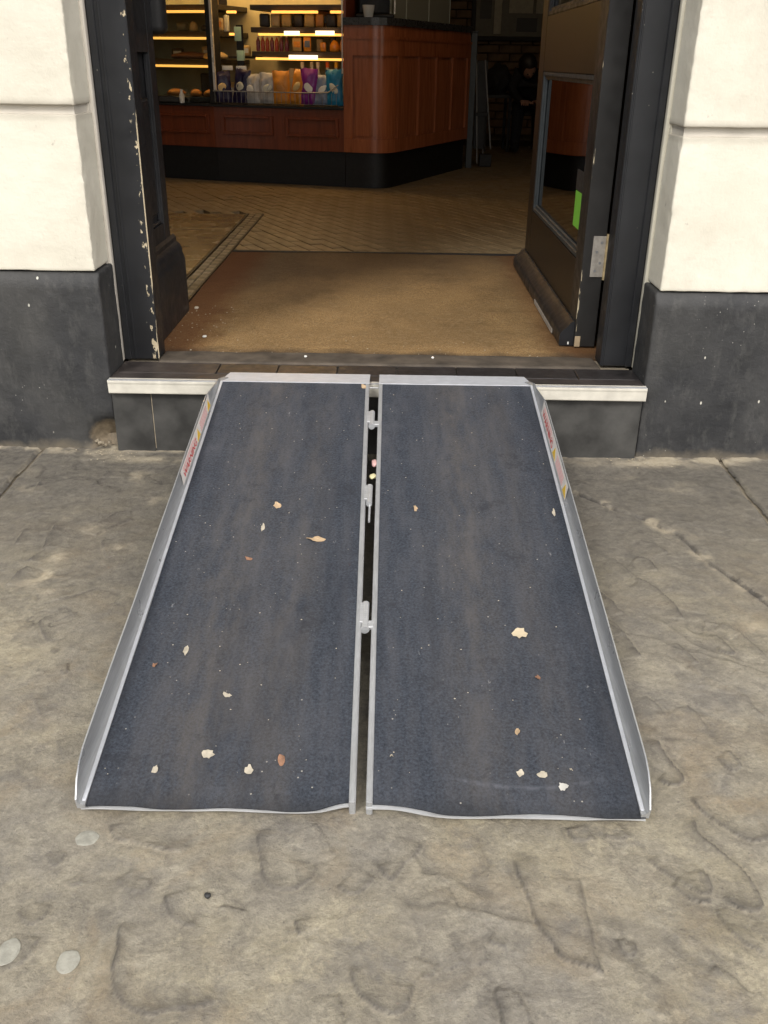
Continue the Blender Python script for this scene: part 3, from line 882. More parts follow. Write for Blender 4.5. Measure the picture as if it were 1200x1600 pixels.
# ---------------------------------------------------------------- the open door on the right
DX = .5225
dr = thing('door', 'dark glazed door standing wide open against the right side', 'door', (.55, .29, FZ))
T2 = .578
bx('hinge_stile', MT['door_edge'], dr, DX, T2, .290, .385, .186, 2.30, .0015)
bx('lock_stile', MT['doorface'], dr, DX, T2, 1.262, 1.372, .186, 2.30, .0015)
bx('bottom_rail', MT['doorface'], dr, DX+.0008, T2-.0008, .3855, 1.2615, .186, .400)
bx('middle_rail', MT['doorface'], dr, DX+.0008, T2-.0008, .3855, 1.2615, .846, 1.006)
bx('top_rail', MT['doorface'], dr, DX+.0008, T2-.0008, .3855, 1.2615, 2.17, 2.30)
for z0, z1 in ((.4005, .8455), (1.0065, 2.1695)):
    p = bx('glass_pane', MT['doorglass'], dr, .5385, .5415, .386, 1.261, z0, z1)
    m = MB()
    for d_, w_ in ((.5245, .014), (.530, .024)):
        m.box(d_, .5383, .386, .386+w_, z0+.0003, z1-.0003, .002)
        m.box(d_, .5383, 1.261-w_, 1.261, z0+.0003, z1-.0003, .002)
        m.box(d_, .5383, .386+w_, 1.261-w_, z0+.0003, z0+w_, .002)
        m.box(d_, .5383, .386+w_, 1.261-w_, z1-w_, z1-.0003, .002)
    m.build('glazing_bead', MT['greymetal'] if z0 < .5 else MT['paint'], dr)
bx('window_sticker', MT['green'], dr, .5376, .5382, .440, .555, .462, .555)
st = bx('window_sticker', MT['blackink'], dr, .5376, .5382, .445, .56, .557, .61)
st['label'] = 'black part of the sticker above the green part'
kp = [(0, .186), (-.036, .186), (-.038, .190), (-.038, .214), (-.033, .224), (-.018, .238), (-.012, .247), (-.0035, .252), (0, .252)]
m = MB(); m.prism(kp, .300, 1.372, T=lambda c: Vector((DX-.0005+c.x, c.z, c.y)))
m.build('weatherboard', MT['paint'], dr, smooth=30)
m = MB(); m.box(DX-.0405, DX-.0385, .42, .78, .187, .2, .0005); m.build('worn_strip', MT['hinge'], dr)
m = MB(); m.box(DX-.016, DX-.012, .2985, .2998, .19, .197); m.build('paint_chip', MT['white'], dr)
m = MB(); m.box(.5235, .5385, .2878, .2899, .1862, .215, .001); m.build('bare_wood_corner', flat('bare_wood', (.42, .32, .2), .8), dr)
# hinge
hg = bx('hinge_leaf', MT['hinge'], dr, .545, .5775, .2868, .2898, .372, .475, .0008)
m = MB(); m.tube([(.5815, .284, .366), (.5815, .284, .481)], .0052, 12); m.build('hinge_knuckle', MT['brass'], hg, smooth=40)
for k, (sx_, sz_) in enumerate(((.556, .388), (.567, .408), (.556, .436), (.567, .459))):
    m = MB(); m.tube([(sx_, .2872, sz_), (sx_, .2861, sz_)], .0036, 10); m.build('screw', MT['dark_alu'], hg)
m = MB(); m.tube([(DX-.003, 1.335, 1.12), (DX-.06, 1.335, 1.12), (DX-.06, 1.24, 1.12)], .010, 10); m.build('door_handle', MT['brass'], dr, smooth=60)

# ---------------------------------------------------------------- entrance mat
def matfn(v):
    if v.co.z > .17: v.co.z += .004*mnoise.noise(v.co*4)
entr = rough_box('entrance_mat', MT['mat'], None, -.607, .60, .206, 1.612, .150, .1805, .03, .0006, matfn, bev=.003)
tag(entr, 'worn brown coir mat filling the doorway behind the step', 'doormat')
bx_r = bx('mat_edge_strip', MT['blackmetal'], None, -.606, .60, 1.6125, 1.634, .150, .1835, .002)
tag(bx_r, 'thin dark strip along the far edge of the doormat', 'edge strip')

# ---------------------------------------------------------------- shop interior shell
flo = thing('floor', None, None, (0, 3, FZ), kind='structure')
bx('floor_bed', MT['floorbase'], flo, -4, 2.6, .34, 8.2, .02, .150)
bx('floor_bed', MT['floorbase'], flo, -.70, .70, .2985, .339, .02, .150)
# diagonal oak blocks right of the mosaic border
BW, BL = .052, .205
ang = R(-62)
ca, sa = math.cos(ang), math.sin(ang)
blk = MB(); blk.box(-BL/2+.0013, BL/2-.0013, -BW/2+.0013, BW/2-.0013, -.02, 0, .0018)
blkme = None
near_b, far_b = [], []
for i in range(-60, 60):
    for j in range(-40, 60):
        off = .5*BL*(i % 2)
        lx, ly = j*BL+off, i*BW
        wx_, wy_ = lx*ca-ly*sa+.2, lx*sa+ly*ca+3.0
        if not (-3.0 < wx_ < 2.4 and 1.56 < wy_ < 7.0): continue
        if wx_ < -.64 and wy_ < 2.66: continue
        if wx_ > .66+.13*(wy_-1.6) and wy_ < 4: continue
        (near_b if True else far_b).append((wy_+.4*abs(wx_), wx_, wy_))
near_b.sort()
first = blk.build('floor_block', MT['block'], flo)
pi0 = first.matrix_parent_inverse.copy()
for n_, (k_, wx_, wy_) in enumerate(near_b[:298]):
    o = first if n_ == 0 else first.copy()
    if n_: COL.objects.link(o); o.parent = flo; o.matrix_parent_inverse = pi0
    o.location = (wx_, wy_, (.1785 if wx_ > -.52 and wy_ > 1.75 else .1768)+random.uniform(-.0018, .0006)); o.rotation_euler = (random.uniform(-.008, .008), random.uniform(-.004, .004), ang)
m = MB()
vs, fs = [], []
for (k_, wx_, wy_) in near_b[298:]:
    z = .1785+random.uniform(-.0015, .001)
    b0 = len(vs)
    for (p, q_) in ((-1, -1), (1, -1), (1, 1), (-1, 1)):
        lx, ly = p*(BL/2-.0013), q_*(BW/2-.0013)
        vs.append((wx_+lx*ca-ly*sa, wy_+lx*sa+ly*ca, z))
    for v in vs[b0:b0+4]: vs.append((v[0], v[1], .15))
    fs.append((b0, b0+1, b0+2, b0+3))
    for e_ in range(4): fs.append((b0+e_, b0+4+e_, b0+4+(e_+1) % 4, b0+(e_+1) % 4))
me = bpy.data.meshes.new('far_floor_blocks'); me.from_pydata(vs, [], fs); me.materials.append(MT['block'])
o = bpy.data.objects.new('far_floor_blocks', me); link(o, flo); o['kind'] = 'stuff'
# border band of small setts along the left of the mat, and smooth slabs beyond it
bme = None
for row in range(2):
    for k in range(33):
        y0 = .68+k*.060
        if bme is None:
            b_ = MB(); b_.box(-.014, .014, -.0275, .0275, -.02, 0, .002); so = b_.build('border_sett', MT['border'], flo); o = so; bme = so
        else:
            o = bme.copy(); COL.objects.link(o); o.parent = flo; o.matrix_parent_inverse = pi0
        o.location = (-.664+row*.032, y0+.03*row, .1812+random.uniform(-.0016, .001))
m = MB(); m.box(-.6175, -.609, .66, 2.62, .16, .1815, .001); m.build('border_rail', MT['shelf'], flo)
m = MB(); m.box(-.692, -.683, .66, 2.62, .16, .1815, .001); m.build('border_rail', MT['shelf'], flo)
yy = .35
for y1 in (.9, 1.45, 2.16, 2.62):
    xx = -.694
    for x1 in (-1.45, -2.2, -3.0):
        bx('floor_slab', MT['slick'], flo, x1+.004, xx-.004, yy+.006, y1-.006, .13, .1788, .002)
        xx = x1
    yy = y1

sh = thing('shop_room', 'dim brown interior walls and ceiling of the shop', 'room', (-.7, 8, FZ))
bx('side_wall', MT['plaster'], sh, -4.1, -4.0, .34, 8.2, 0, 3.0)
bx('side_wall', MT['plaster'], sh, 2.6, 2.7, .34, 8.2, 0, 3.0)
bx('ceiling', MT['plaster'], sh, -4.1, 2.7, .34, 8.3, 3.0, 3.1)
bx('back_wall', MT['floorbase'], sh, -4.0, 2.6, 8.16, 8.3, 0, 3.0)
bx('partition', MT['plaster'], sh, .70, .78, .341, 1.5, FZ-.02, 3.0)
# old brick in the part of the back wall that shows: bricks as single pieces
bsrc = MB(); bsrc.box(-.105, .105, -.05, .05, -.0325, .0325, .003)
bo = bsrc.build('brick', MT['brick'], sh)
bpi = bo.matrix_parent_inverse.copy()
cnt = 0
for r_ in range(19):
    for c_ in range(9):
        x = .50+c_*.22+(.11 if r_ % 2 else 0); z = FZ+.06+r_*.075
        o = bo if cnt == 0 else bo.copy()
        if cnt: COL.objects.link(o); o.parent = sh; o.matrix_parent_inverse = bpi
        o.location = (x, 8.12+random.uniform(-.006, .006), z); cnt += 1

# lit globe lamps hanging in the shop (their glow lies on the floor and down the counter's round corner)
for i, (lx_, ly_) in enumerate(((-1.25, 2.75), (.95, 2.7))):
    lp = thing('pendant_lamp', 'lit warm globe lamp hanging over the shop floor, '+['left of the doormat', 'right of the doormat'][i], 'lamp', (lx_, ly_, 2.4), 'globe lamps in the shop')
    b = bmesh.new(); bmesh.ops.create_uvsphere(b, u_segments=20, v_segments=12, radius=.13)
    m = MB(); m.add(b, Matrix.Translation((lx_, ly_, 2.35))); m.build('lamp_shade', MT['lampglow'], lp, smooth=80)
    m = MB(); m.tube([(lx_, ly_, 2.475), (lx_, ly_, 2.998)], .008, 8); m.tube([(lx_, ly_, 2.97), (lx_, ly_, 2.999)], .05, 14); m.build('rod', MT['brass'], lp, smooth=50)

# ---------------------------------------------------------------- chilled display cabinets
def frame_T(p0, p1, z0=0):
    d = Vector((p1[0]-p0[0], p1[1]-p0[1], 0)).normalized()
    n = Vector((-d.y, d.x, 0))
    if n.y < 0: n = -n
    o = Vector((p0[0], p0[1], z0))
    return lambda c: o+d*c.x+n*c.y+Vector((0, 0, c.z))
TR = frame_T((-1.07, 3.95), (-.27, 3.73))
TL = frame_T((-1.9, 4.25), (-1.07, 3.95))
def cabinet(T, L, label, strips, start, xmax):
    c = thing('display_cabinet', label, 'display cabinet', tuple(T(Vector((L/2, .3, FZ)))))
    def B(name, mat, x0, x1, y0, y1, z0, z1, bev=0, par=None):
        return bx(name, mat, par or c, x0, x1, y0, y1, z0, z1, bev, T=T)
    B('kick_plinth', MT['plinth'], 0, L, .03, .60, FZ, .378)
    B('base_panel', MT['mahogany_dark'], 0, L, .01, .60, .3785, .608)
    n_ = 2
    w_ = (L-.12)/n_
    for i in range(n_):
        x0 = .03+i*(L/n_)+.02; x1 = x0+w_-.02
        m = MB()
        for a in ((x0, x0+.02, .455, .565), (x1-.02, x1, .455, .565), (x0+.02, x1-.02, .455, .472), (x0+.02, x1-.02, .548, .565)):
            m.box(a[0], a[1], -.004, .0098, a[2], a[3], .003)
        m.build('panel_moulding', MT['mahogany_dark'], c, T=T)
    B('ledge', MT['blackmetal'], 0, L, -.01, .60, .6085, .622, .002)
    B('back_panel', MT['olive'], .02, L-.02, .56, .60, .6225, 1.55)
    B('top', MT['blackmetal'], 0, L, .1, .60, 1.5505, 1.60)
    for i, z in enumerate(strips):
        sh_ = B('shelf', MT['shelf'], start[i], L-.03, .16, .559, z+.012, z+.040, .002)
        for (a, b) in xmax[i]:
            B('light_strip', MT['strip'], a, b, .135, .159, z-.006, z+.007, .001, sh_)
    B('added_fill_strip', MT['cabinet_fill'], .05, L-.05, .16, .22, 1.535, 1.549)  # out-of-view strips added under the top to brighten the cabinet
    B('added_fill_strip', MT['cabinet_fill'], .05, L-.05, .10, .13, 1.535, 1.549)
    return c, B
cabL, BL_ = cabinet(TL, .88, 'left chilled cabinet with three warm lit shelf strips behind glass', (.825, .978, 1.121), (.0, .0, .0),
                    ([(.3, .85)], [(.3, .86)], [(.3, .86)]))
BL_('end_post', MT['blackmetal'], .855, .90, .02, .10, .6225, 1.6)
BL_('front_glass', MT['glass'], .0, .85, .05, .056, .6225, 1.6)
cabR, BR_ = cabinet(TR, .83, 'right open display cabinet with lit shelves above crisp packets', (.872, 1.001, 1.118), (.20, .20, .20),
                    ([(.235, .80)], [(.258, .795), (.07, .10)], [(.347, .628), (.71, .80), (.06, .115)]))
BR_('corner_rail', MT['chrome'], .012, .026, .0, .014, .70, 1.6)
BR_('corner_rail', MT['chrome'], .812, .819, .03, .036, .80, 1.6)
BR_('end_panel', MT['mahogany_dark'], .8195, .835, .04, .58, .6225, 1.6)
# price tickets in front of two shelves, their brightness made by emission
for k, (a, b, z) in enumerate(((.425, .52, 1.008), (.62, .735, 1.010), (.45, .63, .882))):
    BR_('emissive_ticket', MT['tube'], a, b, .128, .134, z-.010, z+.012)

def product(name, label, cat, group, T, u, d, z, build):
    o = build()
    p = T(Vector((u, d, z)))
    o.location = p
    tag(o, label, cat, group)
    return o
def bottle(h, r, mat, cap):
    def f():
        m = MB(); m.lathe([(r*.9, 0), (r, .006), (r, h*.62), (r*.45, h*.8), (r*.4, h*.88)], n=12)
        o = m.build('bottle', mat, None, smooth=60)
        c = MB(); c.lathe([(r*.5, h*.88), (r*.5, h), (r*.45, h)], n=10); c.build('cap', cap, o)
        return o
    return f
def pack(w, h, t, mat, lab=None, name='snack_pack'):
    def f():
        m = MB(); m.box(-w/2, w/2, -t/2, t/2, 0, h, min(t, w)*.2, seg=2)
        o = m.build(name, mat, None, smooth=60)
        if lab:
            c = MB(); c.box(-w*.36, w*.36, -t/2-.002, -t/2-.0003, h*.3, h*.72); c.build('front_label', lab, o)
        return o
    return f
def loaf(w, h, t, mat, name='pastry'):
    def f():
        b = bmesh.new(); bmesh.ops.create_icosphere(b, subdivisions=3, radius=1)
        for v in b.verts:
            n_ = 1+.12*mnoise.noise(v.co*2.3)
            v.co = Vector((v.co.x*w/2*n_, v.co.y*t/2*n_, max(-.55, v.co.z)*h/2*n_+h*.275))
        m = MB(); m.add(b)
        return m.build(name, mat, None, smooth=80)
    return f
amber = flat('amber_glaze', (.50, .22, .05)); cream_ = flat('pale_crust', (.62, .46, .22)); tan = flat('tan_wrap', (.50, .34, .12))
reds = flat('red_juice', (.40, .06, .03), .25); plum = flat('plum_juice', (.18, .04, .06), .25); orj = flat('orange_juice', (.75, .30, .03), .25)
paper = flat('kraft_paper', (.46, .33, .16)); dk = flat('dark_wrap', (.03, .025, .02)); pale = flat('pale_tub', (.6, .6, .5)); mint = flat('mint_card', (.5, .7, .5))
# left cabinet contents
P_ = product
gL = 'food on the shelves of the left cabinet'
P_('pastry', 'orange glazed pastry on the lowest deck, nearest the door lining', 'pastry', gL, TL, .56, .12, .66, loaf(.12, .05, .09, amber))
P_('pastry', 'orange glazed pastry in the middle of the lowest deck', 'pastry', gL, TL, .70, .12, .66, loaf(.07, .05, .08, amber))
P_('pastry', 'orange glazed pastry on the lowest deck beside the black post', 'pastry', gL, TL, .81, .12, .66, loaf(.10, .05, .08, amber))
P_('tray', 'dark tray under the pastries in the left cabinet', 'tray', None, TL, .66, .14, .6235, pack(.44, .036, .16, dk, name='tray'))
P_('cup', 'small white paper cup in front of the glazed pastries', 'cup', None, TL, .655, .025, .6225, bottle(.075, .016, MT['white'], MT['white']))
P_('bread_loaf', 'round pale loaf on the bottom lit shelf by the black post', 'bread', gL, TL, .80, .15+.06, .866, loaf(.15, .055, .12, cream_, 'bread_loaf'))
P_('bread_loaf', 'long brown loaf lying on the bottom lit shelf', 'bread', gL, TL, .60, .26, .866, loaf(.26, .05, .12, flat('brown_crust', (.20, .09, .04)), 'bread_loaf'))
P_('snack_pack', 'kraft paper box with a yellow label on the middle lit shelf', 'food box', gL, TL, .79, .28, 1.019, pack(.075, .075, .06, paper, amber))
P_('snack_pack', 'small yellow wrapped cake on the middle lit shelf', 'food packet', gL, TL, .63, .26, 1.019, loaf(.05, .07, .06, cream_, 'snack_pack'))
P_('snack_pack', 'dark wrapped cake between the two yellow ones', 'food packet', gL, TL, .71, .26, 1.019, loaf(.05, .045, .06, dk, 'snack_pack'))
P_('salad_tub', 'brown salad tub on the middle lit shelf near the lining', 'food tub', gL, TL, .53, .30, 1.019, pack(.07, .05, .07, flat('tub', (.22, .2, .12))))
P_('snack_pack', 'dark tall packet at the back of the lowest deck', 'food packet', gL, TL, .58, .46, .623, pack(.07, .16, .05, dk))
P_('snack_pack', 'pale upright carton on the top lit shelf', 'carton', gL, TL, .62, .40, 1.162, pack(.03, .16, .03, pale))
# right cabinet contents
gR = 'food on the shelves of the right cabinet'
cols = [(reds, 'red'), (reds, 'second red'), (plum, 'dark plum'), (reds, 'third red'), (plum, 'second plum')]
for i, u in enumerate((.215, .245, .275, .305, .335, .365, .40)):
    mt_ = [plum, reds, reds, plum, reds, plum, plum][i]
    P_('bottle', ['leftmost', 'second', 'third', 'fourth', 'fifth', 'sixth', 'rightmost'][i]+' small juice bottle of seven on the middle shelf', 'bottle', 'juice bottles on the middle shelf', TR, u, .23, .913, bottle(.085, .0125, mt_, pale))
P_('snack_pack', 'orange and grey packet right of the juice bottles', 'food packet', gR, TR, .47, .22, .913, pack(.055, .075, .03, tan, orj))
P_('snack_pack', 'bright orange upright packet right of the juice bottles', 'food packet', gR, TR, .535, .22, .913, pack(.045, .08, .03, orj, flat('blue_grey_label', (.12, .15, .2))))
P_('snack_pack', 'orange cube carton below the right ticket strip', 'carton', gR, TR, .635, .22, .913, pack(.035, .05, .03, orj))
P_('fruit_pot', 'orange fruit pot at the right end of the middle shelf', 'pot', gR, TR, .71, .21, .913, loaf(.06, .08, .05, orj, 'fruit_pot'))
P_('fruit_pot', 'small orange pot touching the right rail of the middle shelf', 'pot', gR, TR, .765, .21, .913, loaf(.045, .10, .05, amber, 'fruit_pot'))
for i, (u, w_, mt_, lb) in enumerate(((.26, .06, dk, 'dark brown wrapped sandwich at the left of the upper shelf'), (.33, .055, paper, 'kraft wrapped sandwich beside the dark one'),
      (.40, .06, tan, 'yellow lit sandwich wedge, leftmost of three'), (.475, .055, dk, 'dark wedge between two yellow sandwich wedges'), (.545, .06, tan, 'yellow sandwich wedge in the middle of the upper shelf'),
      (.61, .05, amber, 'amber wedge right of the yellow ones'), (.68, .06, dk, 'black wrapped packet at the right of the upper shelf'), (.745, .05, tan, 'yellow packet by the right rail of the upper shelf'))):
    P_('sandwich', lb, 'sandwich', gR, TR, u, .24, 1.042, pack(w_, .072, .05, mt_))
P_('price_card', 'pale mint card on the left glass side, upper', 'price card', 'mint price cards', TR, .145, .10, .965, pack(.045, .075, .004, mint, name='price_card'))
P_('price_card', 'pale mint card on the left glass side, lower', 'price card', 'mint price cards', TR, .155, .10, .86, pack(.048, .055, .004, mint, name='price_card'))
BR_('card_holder', MT['blackmetal'], .13, .175, .103, .106, .6225, 1.05)
for u, mt_, nm in ((.50, MT['white'], 'white'), (.56, pale, 'pale grey'), (.60, MT['white'], 'second white'), (.66, flat('orange_cap', (.85, .16, .03)), 'orange'), (.715, flat('yellow_cap', (.85, .50, .03)), 'yellow'), (.765, flat('red_cap', (.8, .02, .03)), 'red')):
    P_('bottle', nm.capitalize()+' capped bottle standing behind the crisp packets', 'bottle', 'capped bottles behind the crisps', TR, u, .22, .623, bottle(.235, .022, pale, mt_))
# crisp packets
def crisp(w, h, mat, lab, seed):
    def f():
        b = bmesh.new()
        n1, n2 = 10, 12
        def pt(i, j, s):
            u = i/n1*2-1; v = j/n2
            th = .022*(max(0, 1-u*u)**.5)*(max(0, 1-(2*v-1)**4)**.6)
            cr = .012*mnoise.noise(Vector((u*2.5+seed, v*4, s*3)))+.006*mnoise.noise(Vector((u*6+seed, v*9, s*3)))
            x = u*w/2*(1-.07*math.sin(math.pi*v)); z = v*h
            return Vector((x+.004*mnoise.noise(Vector((u*3, v*9, seed))), s*(th+cr*(th > .004)), z+(.006*mnoise.noise(Vector((u*4, seed, 0))) if j == n2 else 0)))
        g = {}
        for s in (-1, 1):
            for i in range(n1+1):
                for j in range(n2+1):
                    g[s, i, j] = b.verts.new(pt(i, j, s))
            for i in range(n1):
                for j in range(n2):
                    b.faces.new((g[s, i, j], g[s, i+1, j], g[s, i+1, j+1], g[s, i, j+1]))
        bmesh.ops.remove_doubles(b, verts=b.verts[:], dist=.0004)
        m = MB(); m.add(b)
        o = m.build('crisp_packet', mat, None, smooth=60)
        if lab:
            c = MB()
            bb = bmesh.new(); bmesh.ops.create_icosphere(bb, subdivisions=2, radius=1)
            for v in bb.verts: v.co = Vector((v.co.x*w*.24*(1+.4*mnoise.noise(v.co*2+Vector((seed, 0, 0)))), v.co.y*.003-.0245, (v.co.z*.13+.10*v.co.x*math.sin(seed*3)+.5+.08*math.sin(seed))*h))
            c.add(bb); c.build('printed_emblem', lab, o, smooth=80)
        return o
    return f
navy = flat('navy_foil', (.016, .012, .05), .35); silver = flat('silver_white_foil', (.42, .41, .40), .38); orange_ = flat('orange_foil', (.62, .25, .03), .4)
purple = flat('purple_foil', (.20, .015, .22), .35); blue = flat('blue_foil', (.015, .20, .36), .35)
CP = [(.062, navy, cream_, 'navy crisp packet at the left end of the basket', .19), (.158, navy, pale, 'navy crisp packet beside the silver ones', .19),
      (.245, silver, MT['white'], 'silver white crisp packet next to the navy ones', .175), (.335, silver, pale, 'silver white crisp packet next to the orange ones', .185),
      (.435, orange_, amber, 'orange crisp packet beside the silver ones', .185), (.52, orange_, cream_, 'orange crisp packet beside the purple one', .19),
      (.605, purple, MT['white'], 'purple crisp packet with a white emblem', .19), (.685, flat('white_blue_foil', (.20, .24, .34), .4), MT['white'], 'pale blue and white crisp packet beside the purple one', .17),
      (.765, blue, pale, 'bright blue crisp packet at the right end of the basket', .195)]
for i, (u, mt_, lb, lab_, h) in enumerate(CP):
    o = P_('crisp_packet', lab_, 'crisp packet', 'crisp packets in the wire basket', TR, u, .04+.006*(i % 2), .626, crisp(.108, h, mt_, lb, i*3.1))
    o.rotation_euler = (R(-6+random.uniform(-5, 4)), R(random.uniform(-8, 8)), R(-15+random.uniform(-16, 16)))
    o.scale = (1, 1, random.uniform(.93, 1.05))
for u, lb_ in ((.075, 'white price card above the leftmost navy crisp packet'), (.165, 'white price card above the second navy crisp packet')):
    P_('price_card', lb_, 'price card', None, TR, u, .075, .808, pack(.062, .024, .003, MT['white'], name='price_card'))
MOREP = [('L', .48, .30, .866, .07, .06, dk, 'dark boxed cake on the bottom lit shelf behind the long loaf'), ('L', .68, .34, .866, .08, .07, paper, 'kraft carton behind the loaves on the bottom lit shelf'),
  ('L', .84, .30, 1.019, .03, .09, pale, 'pale slim carton at the black post on the middle shelf'), ('L', .72, .36, 1.162, .09, .07, tan, 'tan box on the top lit shelf of the left cabinet'), ('L', .80, .34, 1.162, .05, .10, dk, 'dark box on the top lit shelf by the black post'),
  ('L', .74, .44, .623, .13, .11, tan, 'tan carton at the back of the lowest deck'),
  ('R', .44, .34, .913, .05, .09, dk, 'dark carton in the second row behind the juice bottles'), ('R', .585, .30, .913, .04, .07, cream_, 'cream tub between the orange packet and the orange carton'), ('R', .67, .30, .913, .04, .085, dk, 'dark tub behind the orange fruit pot'),
  ('R', .30, .30, .623, .09, .17, paper, 'kraft bag behind the silver crisp packets'), ('R', .42, .30, .623, .07, .20, cream_, 'cream carton behind the orange crisp packets'), ('R', .36, .36, 1.042, .12, .085, paper, 'kraft box in the second row of the upper shelf'), ('R', .60, .36, 1.042, .12, .088, amber, 'amber box in the second row of the upper shelf'), ('R', .09, .30, .885, .08, .06, tan, 'tan packet left of the dark card holder')]
for c_, u, d_, z_, w_, h_, mt_, lb_ in MOREP:
    P_('food_carton', lb_, 'carton', None, TL if c_ == 'L' else TR, u, d_, z_, pack(w_, h_, .04, mt_, pale if w_ > .06 else None, name='food_carton'))
BR_('side_shelf', MT['shelf'], .03, .125, .2, .5, .872, .8845)
bk = thing('wire_basket', 'dark wire basket holding the crisp packets', 'basket', tuple(TR(Vector((.41, 0, .623)))))
m = MB(); m.tube([TR(Vector((.01, -.005, .695))), TR(Vector((.60, -.005, .695))), TR(Vector((.74, -.005, .70))), TR(Vector((.80, .0, .74)))], .0032, 6); m.build('top_wire', MT['dark_alu'], bk, smooth=60)
m = MB(); m.tube([TR(Vector((.01, -.005, .630))), TR(Vector((.80, -.005, .630)))], .003, 6); m.build('bottom_wire', MT['blackmetal'], bk, smooth=60)
for i in range(28):
    m = MB(); u = .02+i*.0285; m.tube([TR(Vector((u, -.005, .630))), TR(Vector((u, -.005, .695)))], .0014, 5); m.build('upright_wire', MT['dark_alu'], bk)

# ---------------------------------------------------------------- wooden counter with a rounded corner
def arc_path():
    p0 = Vector((-.262, 3.735)); p1 = Vector((-.15, 3.700)); p2 = Vector((.045, 3.80)); p3 = Vector((.535, 4.95))
    pts = [p0, p1]
    c1 = p1+(p1-p0).normalized()*.11; c2 = p2-(p3-p2).normalized()*.10
    for i in range(1, 12):
        t_ = i/12
        pts.append(p1*(1-t_)**3+c1*3*t_*(1-t_)**2+c2*3*t_*t_*(1-t_)+p2*t_**3)
    pts += [p2, p3]
    return pts
PATH = arc_path()
CP_ = sum(((b-a).length for a, b in zip(PATH[:-1], PATH[1:])))
def at(s, off=0):
    """point on the counter front, s metres along, off metres in front of it"""
    acc = 0
    for a, b in zip(PATH[:-1], PATH[1:]):
        L = (b-a).length
        if s <= acc+L or b is PATH[-1]:
            t_ = (s-acc)/L; d = (b-a)/L
            # smooth normal on the arc
            nrm = Vector((d.y, -d.x))
            return a+(b-a)*t_+nrm*off
        acc += L
cn = thing('counter', 'red mahogany counter with a rounded corner and black base', 'counter', (.2, 4.3, FZ))
def ribbon(name, mat, s0, s1, off0, off1, z0, z1, par=cn, n=None, bev=0):
    n = n or max(2, int((s1-s0)/.02))
    b = bmesh.new(); rings = []
    for i in range(n+1):
        s = s0+(s1-s0)*i/n
        a_, c_ = at(s, off0), at(s, off1)
        rings.append([b.verts.new((a_.x, a_.y, z0)), b.verts.new((c_.x, c_.y, z0)), b.verts.new((c_.x, c_.y, z1)), b.verts.new((a_.x, a_.y, z1))])
    for i in range(n):
        for k in range(4): b.faces.new((rings[i][k], rings[i][(k+1) % 4], rings[i+1][(k+1) % 4], rings[i+1][k]))
    b.faces.new(rings[0][::-1]); b.faces.new(rings[-1])
    if bev: bmesh.ops.bevel(b, geom=[e_ for e_ in b.edges if e_.calc_face_angle(0) > R(60)], offset=bev, segments=2, affect='EDGES')
    m = MB(); m.add(b)
    return m.build(name, mat, par, smooth=40)
ARC = (PATH[1]-PATH[0]).length
sA, sB = .10, CP_-1.250+.0
ribbon('kick_base', MT['plinth'], 0, CP_, -.10, -.012, FZ, .379)
ribbon('front_carcass', MT['mahogany'], 0, CP_, -.10, 0, .3795, 1.048)
ribbon('base_rail', MT['mahogany'], 0, CP_, .0005, .014, .380, .455, bev=.003)
ribbon('top_rail', MT['mahogany'], 0, CP_, .0005, .014, .895, .985, bev=.003)
ribbon('frieze', MT['mahogany'], 0, CP_, .0005, .008, .9855, 1.048)
ribbon('cornice_bead', MT['mahogany'], 0, CP_, .0005, .020, .978, .992, bev=.004)
ss = [0, sB-.30+.0, sB]
L0 = CP_-1.25
stiles = [.0, L0-.022]+[L0+.03+.0]  # ends of the rounded front
tot = CP_
sts = [(.0, .055), (L0-.015, L0+.05)]
for k in range(1, 5):
    c = L0+.04+(tot-L0-.07)*k/4
    sts.append((c-.025, c+.025 if k < 4 else tot))
for a, b in sts:
    ribbon('stile', MT['mahogany'], a, b, .0005, .0135, .4555, .8945, bev=.003)
for (a, b), (c, d) in zip(sts[:-1], sts[1:]):
    ribbon('panel', MT['mahogany'], b+.012, c-.012, .0005, .006, .470, .880, bev=.004)
# slab on top
m = MB()
b = bmesh.new()
top = []
for i in range(41):
    p = at(CP_*i/40, .022); top.append((p.x, p.y))
top += [(.20, 5.05), (-.30, 4.35)]
lo = [b.verts.new((x, y, 1.0485)) for x, y in top]; hi = [b.verts.new((x, y, 1.086)) for x, y in top]
for i in range(len(top)): b.faces.new((lo[i], lo[(i+1) % len(top)], hi[(i+1) % len(top)], hi[i]))
b.faces.new(hi); b.faces.new(lo[::-1])
m.add(b); m.build('countertop', MT['slate'], cn)
# glass screens standing on it
for k, (s0, s1) in enumerate(((L0-.0, L0+.225), (L0+.235, L0+.59), (L0+.60, L0+.965))):
    g = thing('glass_screen', ['frosted glass screen on the counter nearest its rounded corner', 'frosted glass screen in the middle of the counter', 'frosted glass screen at the far end of the counter'][k], 'glass screen', tuple(at(s0, -.05))+(1.0865,), group='glass screens along the counter')
    ribbon('pane', MT['frosted'], s0, s1-.004, -.056, -.048, 1.0868, 1.62, par=g)
    ribbon('edge_bead', MT['glassedge'], s1-.0035, s1+.005, -.057, -.047, 1.0868, 1.62, par=g, n=2)
